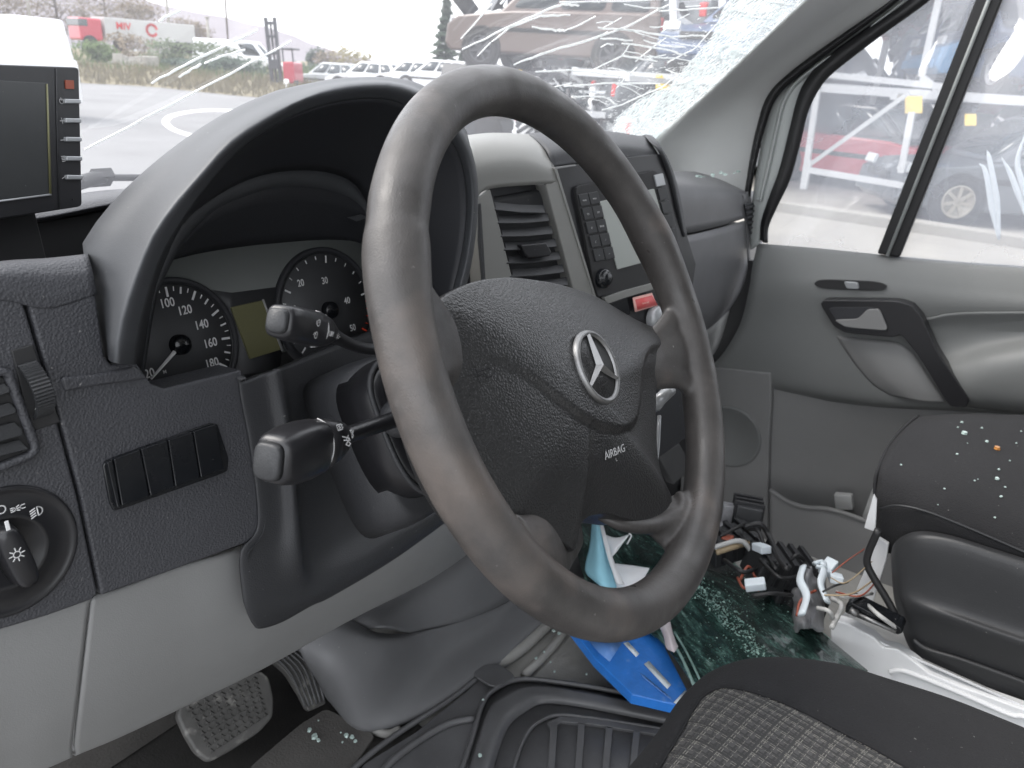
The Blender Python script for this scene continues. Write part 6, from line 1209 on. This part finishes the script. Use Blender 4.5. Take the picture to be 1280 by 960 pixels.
# brown car up on the stack
bs = at(700, 90, 17.0); HB = math.degrees(math.atan2(RX.y, RX.x))
car('brown off-road car raised on the stack, its rear light towards the middle', bs + V((0, 0, -.05)), HB + 180 - 24, M['paint_brown'], 'suv', rimm='dsteel', sc_=1.08)
car('black wrecked car lying under the brown car', (bs.x + .9, bs.y + .6, 0), HB + 150, M['paint_black'], 'car', grp='stacked wrecks', wheels=False, tiltx=4)
car('dark grey wrecked car behind the shattered glass, beside the grey post', at(862, 84, 19.5), HB - 20, M['paint_black'], 'car', grp='stacked wrecks', wheels=False, tiltx=-8)
car('black wrecked car above the silver one, near the top of the frame', at(935, 26, 17), HB + 20, M['paint_black'], 'car', grp='stacked wrecks', rimm='dsteel', tiltx=5)
car('dark grey wrecked car below the silver one, behind the yellow tag', at(870, 178, 15.5), HB + 10, M['paint_grey'], 'car', grp='stacked wrecks', wheels=False, tiltx=3)
car('white wrecked car body beside the stack, low behind the wheel rim', (at(742, 165, 17).x, at(742, 165, 17).y, 0), HB + 60, M['paint_white'], 'car', grp='stacked wrecks')
car('dark grey wrecked car at the upper right behind the splintered glass', at(940, 66, 16), HB + 30, M['paint_grey'], 'car', grp='stacked wrecks', tiltx=-5)
car('silver wrecked car at the bottom of the stack behind the splintered glass', (at(890, 170, 15).x, at(890, 170, 15).y, 0), HB + 15, M['paint_silver'], 'car', grp='stacked wrecks')
# right-hand rack: cars on two levels
car('red car on the ground behind the rack, under the yellow tag', gnd(1056, 244) + V((1.6, 0, 0)), HB - 50, M['paint_red'], 'car', grp='cars in the rack', roofm=M['paint_black'])
car('dark navy car on the upper rack level, in the middle of the front pane', V((15.2, 1.2, 1.75)), 215, M['paint_navy'], 'car', grp='cars in the rack')
car('wine red car at the very top of the rack', V((15.5, 2.2, 3.5)), 185, M['paint_wine'], 'car', grp='cars in the rack')
car('navy car on the upper level at the left of the rack', V((14.2, 5.0, 1.75)), 170, M['paint_navy'], 'car', grp='cars in the rack')
car('bright blue car raised at the right edge of the door window', at(1296, 118, 13.5), HB + 172, M['paint_blue'], 'car', grp='cars in the rack')
car('dark grey car with bronze wheels on the ground at the right', gnd(1240, 284) + V((.9, -.2, 0)), HB + 176, M['paint_grey'], 'car', grp='cars in the rack', rimm='alloyg')
car('silver car on the ground at the left end of the rack', V((15.5, 7.2, 0)), 200, M['paint_silver'], 'car', grp='cars in the rack')
for i, (x, y, z, hd, c_, l) in enumerate(((19, 9, 0, 200, 'paint_navy', 'navy car in the back row on the ground, left end'), (19, 4.5, 0, 190, 'paint_black', 'black car in the back row on the ground, middle'), (19, 0, 0, 170, 'paint_grey', 'grey car in the back row on the ground, right end'), (18.5, 6.5, 1.75, 185, 'paint_grey', 'grey car in the back row, upper level, left'), (18.5, 1.8, 1.75, 175, 'paint_black', 'black car in the back row, upper level, right'),
    (18.5, 8.5, 3.5, 200, 'paint_silver', 'silver car in the back row, top level, left'), (18.5, 4, 3.5, 170, 'paint_navy', 'navy car in the back row, top level, middle'), (14.5, 3.4, 3.5, 190, 'paint_grey', 'grey car on the top deck of the rack, behind the front pane'), (14.5, -2.2, 3.5, 180, 'paint_silver', 'silver car on the top deck of the rack at the right edge'))):
    car(l, V((x, y, z)), hd, M[c_], 'car', grp='cars in the rack', roofm=None)
rk = thing('steel_rack', 'pale steel storage rack with braces holding cars beside the far door', 'rack', V((11, 0, 0)))
def XR(a, b, x=11.0): return U(a, b, 'x', x)
def beam(nm, a, b, w_, par=rk, mt='steel'): tube(nm, [a, b], w_, M[mt], par, sp=False, seg=4, smooth=False)
for (a, b) in (((1030, 60), (1004, 236)), ((1178, -20), (1152, 96)), ((1140, 140), (1126, 216)), ((1012, 200), (1005, 236))): beam('upright', XR(*a), XR(*b), .055)
for (a, b) in (((1030, 93), (1196, 110)), ((1008, 212), (1130, 232))): beam('cross_beam', XR(*a), XR(*b), .055)
beam('brace', XR(1012, 206), XR(1136, 116), .04); beam('brace', XR(1152, 96), XR(1178, 116), .05)
for (y0, y1) in ((-7, 8),): 
    for x_ in (12.6, 16.6): beam('deck_rail', V((x_, y0, 1.66)), V((x_, y1, 1.66)), .09)
    for k in range(5): beam('rear_upright', V((17, y0 + k * 3.5, 0)), V((17, y0 + k * 3.5, 5)), .08)
    for k in range(4): beam('deck_joist', V((11, -6 + k * 4, 1.60)), V((17, -6 + k * 4, 1.60)), .06)
for x_ in (12.6, 16.6): beam('deck_rail', V((x_, -7, 3.4)), V((x_, 8, 3.4)), .09)
r2k = thing('stack_frame', 'grey steel posts holding the wrecks behind the splintered windscreen', 'rack', at(846, 170, 14))
for a, b, t in (((842, -30), (846, 175), 14), ((905, -30), (900, 170), 14)): beam('upright', at(*a, t), at(*b, t), .09, r2k)
beam('cross_beam', at(640, 92, 16), at(830, 100, 14.5), .09, r2k, 'dsteel'); beam('cross_beam', at(845, 45, 14), at(990, 70, 14), .08, r2k); beam('brace', at(846, 20, 14), at(905, 60, 14), .06, r2k); beam('cross_beam', at(700, 140, 15), at(845, 150, 14), .08, r2k)
for q_, t, l, s in (((1142, 131), 10.6, 'yellow tag hanging on the rack brace inside the front pane', .12), ((1213, 150), 10.4, 'yellow tag seen through the rear pane of the door', .08), ((829, 103), 13.6, 'yellow tag on the stack behind the splintered windscreen', .13), ((648, 92), 15.6, 'small yellow tag under the brown car', .07)):
    f = Fr(at(*q_, t), RX, -RZ); o = box('yellow_tag', f, -s, s, -s, s, -.01, .01, M['yellow'], None, bevel=.01); tag(o, l, 'tag')
vs = []; fs = []; cols = []
for _ in range(900):
    a, b = rg.uniform(640, 1010), rg.uniform(-5, 178)
    if b < 92 and a < 810: continue
    t = rg.uniform(14.5, 17); f = tilt(at(a, b, t), rg.uniform(0, 180), rg.uniform(-60, 60), rg.uniform(-60, 60)); L_, w__ = rg.uniform(.08, .45), rg.uniform(.01, .07); i = len(vs)
    vs += [f.P(-L_, -w__, 0), f.P(L_, -w__, 0), f.P(L_, w__, .02), f.P(-L_, w__, .02), f.P(-L_, 0, w__), f.P(L_, 0, w__)]; fs += [(i, i + 1, i + 2, i + 3), (i, i + 1, i + 5, i + 4), (i + 3, i + 2, i + 5, i + 4)]; cols += [rg.choice((0, 0, 0, 0, 1, 2, 3, 3))] * 3
o = mesh('scrap_tangle', vs, fs, [M['paint_black'], M['paint_silver'], M['paint_white'], M['dsteel']], None, smooth=False); o['kind'] = 'stuff'; tag(o, 'tangle of torn black, silver and white scrap between the wrecks', 'scrap')
for p_, c_ in zip(o.data.polygons, cols): p_.material_index = c_
vs = []; fs = []; cols = []
for _ in range(1500):
    p = V((rg.uniform(16.5, 20), rg.uniform(-6, 14), rg.uniform(0, 6) ** 1.0)); f = tilt(p, rg.uniform(0, 180), rg.uniform(-60, 60), rg.uniform(-60, 60)); L_, w__ = rg.uniform(.2, .9), rg.uniform(.05, .3); i = len(vs)
    vs += [f.P(-L_, -w__, 0), f.P(L_, -w__, 0), f.P(L_, w__, .02), f.P(-L_, w__, .02), f.P(-L_, 0, w__), f.P(L_, 0, w__)]; fs += [(i, i + 1, i + 2, i + 3), (i, i + 1, i + 5, i + 4), (i + 3, i + 2, i + 5, i + 4)]; cols += [rg.choice((0, 0, 0, 1, 2, 3, 4))] * 3
o = mesh('scrap_heap', vs, fs, [M['paint_black'], M['paint_grey'], M['paint_navy'], M['dsteel'], M['paint_wine']], None, smooth=False); o['kind'] = 'stuff'; tag(o, 'dark heap of scrap metal behind the rack of cars', 'scrap')
for p_, c_ in zip(o.data.polygons, cols): p_.material_index = c_
# left: white van, lorries, forklift, row of cars
car('white van close by at the left edge, above the monitor', V((at(-62, 141, 17).x, at(-62, 141, 17).y, 0)), HB + 176, M['paint_white'], 'van', boxvan=True)
car('white lorry body standing beyond the bank, left of the forklift mast', at(306, 100, 54), HB + 4, M['paint_white'], 'van', boxvan=True, sc_=1.25)
for i, (x, c_, l) in enumerate(((415, 'paint_silver', 'silver car, leftmost of the row beyond the instrument hood'), (462, 'paint_white', 'white car, second of the row beyond the instrument hood'), (516, 'paint_white', 'white car in the row, right under the tall conifer'), (548, 'paint_white', 'white car partly behind the top of the wheel'))):
    car(l, at(x, 116, 40 - i), HB + 160, M[c_], 'car', grp='row of cars in the yard')
car('dark red car low in front of the white row', at(512, 121, 42), HB + 178, M['paint_wine'], 'car', grp='row of cars in the yard')
lo = thing('lorry', 'distant articulated lorry with a red cab and white trailer behind the scrub', 'lorry', at(170, 60, 85))
LF = Fr(at(125, 52, 60), (at(235, 60, 65) - at(125, 52, 60)), V((0, 0, 1)))
Y_ = LF.y if LF.y.dot(CAM - LF.o) > 0 else -LF.y
LFx = Fr(LF.o, LF.x, Y_ if True else 0)
box('trailer', LF, 0, 7.2, -1.2, 1.2, .1, 1.75, M['printg'], lo, bevel=.05)
box('cab', LF, -1.8, -.15, -1.15, 1.15, 0, 1.6, M['paint_red'], lo, bevel=.15); box('cab_window', LF, -1.85, -1.2, -1.18, 1.18, 1.0, 1.5, M['cglass'], lo, bevel=.05)
sgn = -1 if LF.y.dot(CAM - LF.o) < 0 else 1
TFr = Fr(LF.P(0, sgn * 1.22, 1.1), LF.x, LF.y * sgn)
text('trailer_lettering', 'MIV', TFr, TFr.P(1.4 if TFr.x.dot(RX) > 0 else -1.4, .1, .01), .7, M['tail'], lo, ext=.01); glyph('trailer_logo', TFr, TFr.P(3.6, .0, .02), [circ(0, 0, .8, 20, 320)], .5, .2, M['tail'], lo)
for x in (-1.2, 1.0, 5.6, 6.6): lathe('wheel', LF.P(x, sgn * 1.1, -.1), LF.y * sgn, [(.5, 0), (.5, .2), (.2, .2), (.001, .15)], M['tyre'], lo, seg=20)
fk = thing('forklift', 'red and black forklift with a tall dark mast beyond the asphalt', 'forklift', at(350, 112, 36))
FF = Fr(at(347, 112, 36), RX, -V((RZ.x, RZ.y, 0)))
for u in (-.20, .20): box('mast_rail', FF, u - .07, u + .07, 0, 3.05, -.1, .1, M['dsteel'], fk, bevel=.01)
for v in (.3, 1.0, 1.5, 2.2, 2.75): box('mast_crossbar', FF, -.2, .2, v, v + .12, -.06, .06, M['dsteel'], fk, bevel=.01)
box('lift_chain', FF, -.04, .04, .3, 2.9, -.04, .04, M['tyre'], fk, bevel=.005)
box('carriage', FF, -.24, .24, .9, 1.3, .1, .16, M['dsteel'], fk, bevel=.01)
box('forklift_body', FF, .42, .95, .25, 1.2, -1.2, .3, M['paint_red'], fk, bevel=.08); box('overhead_guard', FF, .4, .95, 1.7, 1.78, -1.0, .2, M['dsteel'], fk, bevel=.02)
for u in (.45, .9): box('guard_post', FF, u - .03, u + .03, .9, 1.72, .1, .16, M['dsteel'], fk, bevel=.005)
for u in (.5, .95): lathe('wheel', FF.P(u, .2, .35), FF.x, [(.22, 0), (.22, .14), (.1, .14), (.001, .12)], M['tyre'], fk, seg=18)
bo = tube('bollard', [at(358, 118, 35), at(358, 100, 35)], .12, M['paint_white'], None, sp=False, seg=10); tag(bo, 'short white bollard at the foot of the forklift', 'bollard')
# reflection in the rear pane, built as pale leaf-shaped streaks outside it
dp = thing('dry_reed', 'pale dry reed leaves standing outside the rear pane of the far door', 'plant', X(1240, 300, 2.0))
for L in ([(1248, 300), (1240, 260), (1232, 215), (1224, 204)], [(1250, 300), (1246, 250), (1237, 200), (1234, 188)], [(1290, 290), (1272, 240), (1262, 215), (1252, 197)], [(1296, 290), (1278, 230), (1272, 200), (1284, 162)]):
    P = [U(a, b, 'x', 2.0) for a, b in L]; tube('leaf', P, [.002, .010, .008, .001], M['cardw'], dp, seg=6, flat=.2, up=(1, 0, 0))
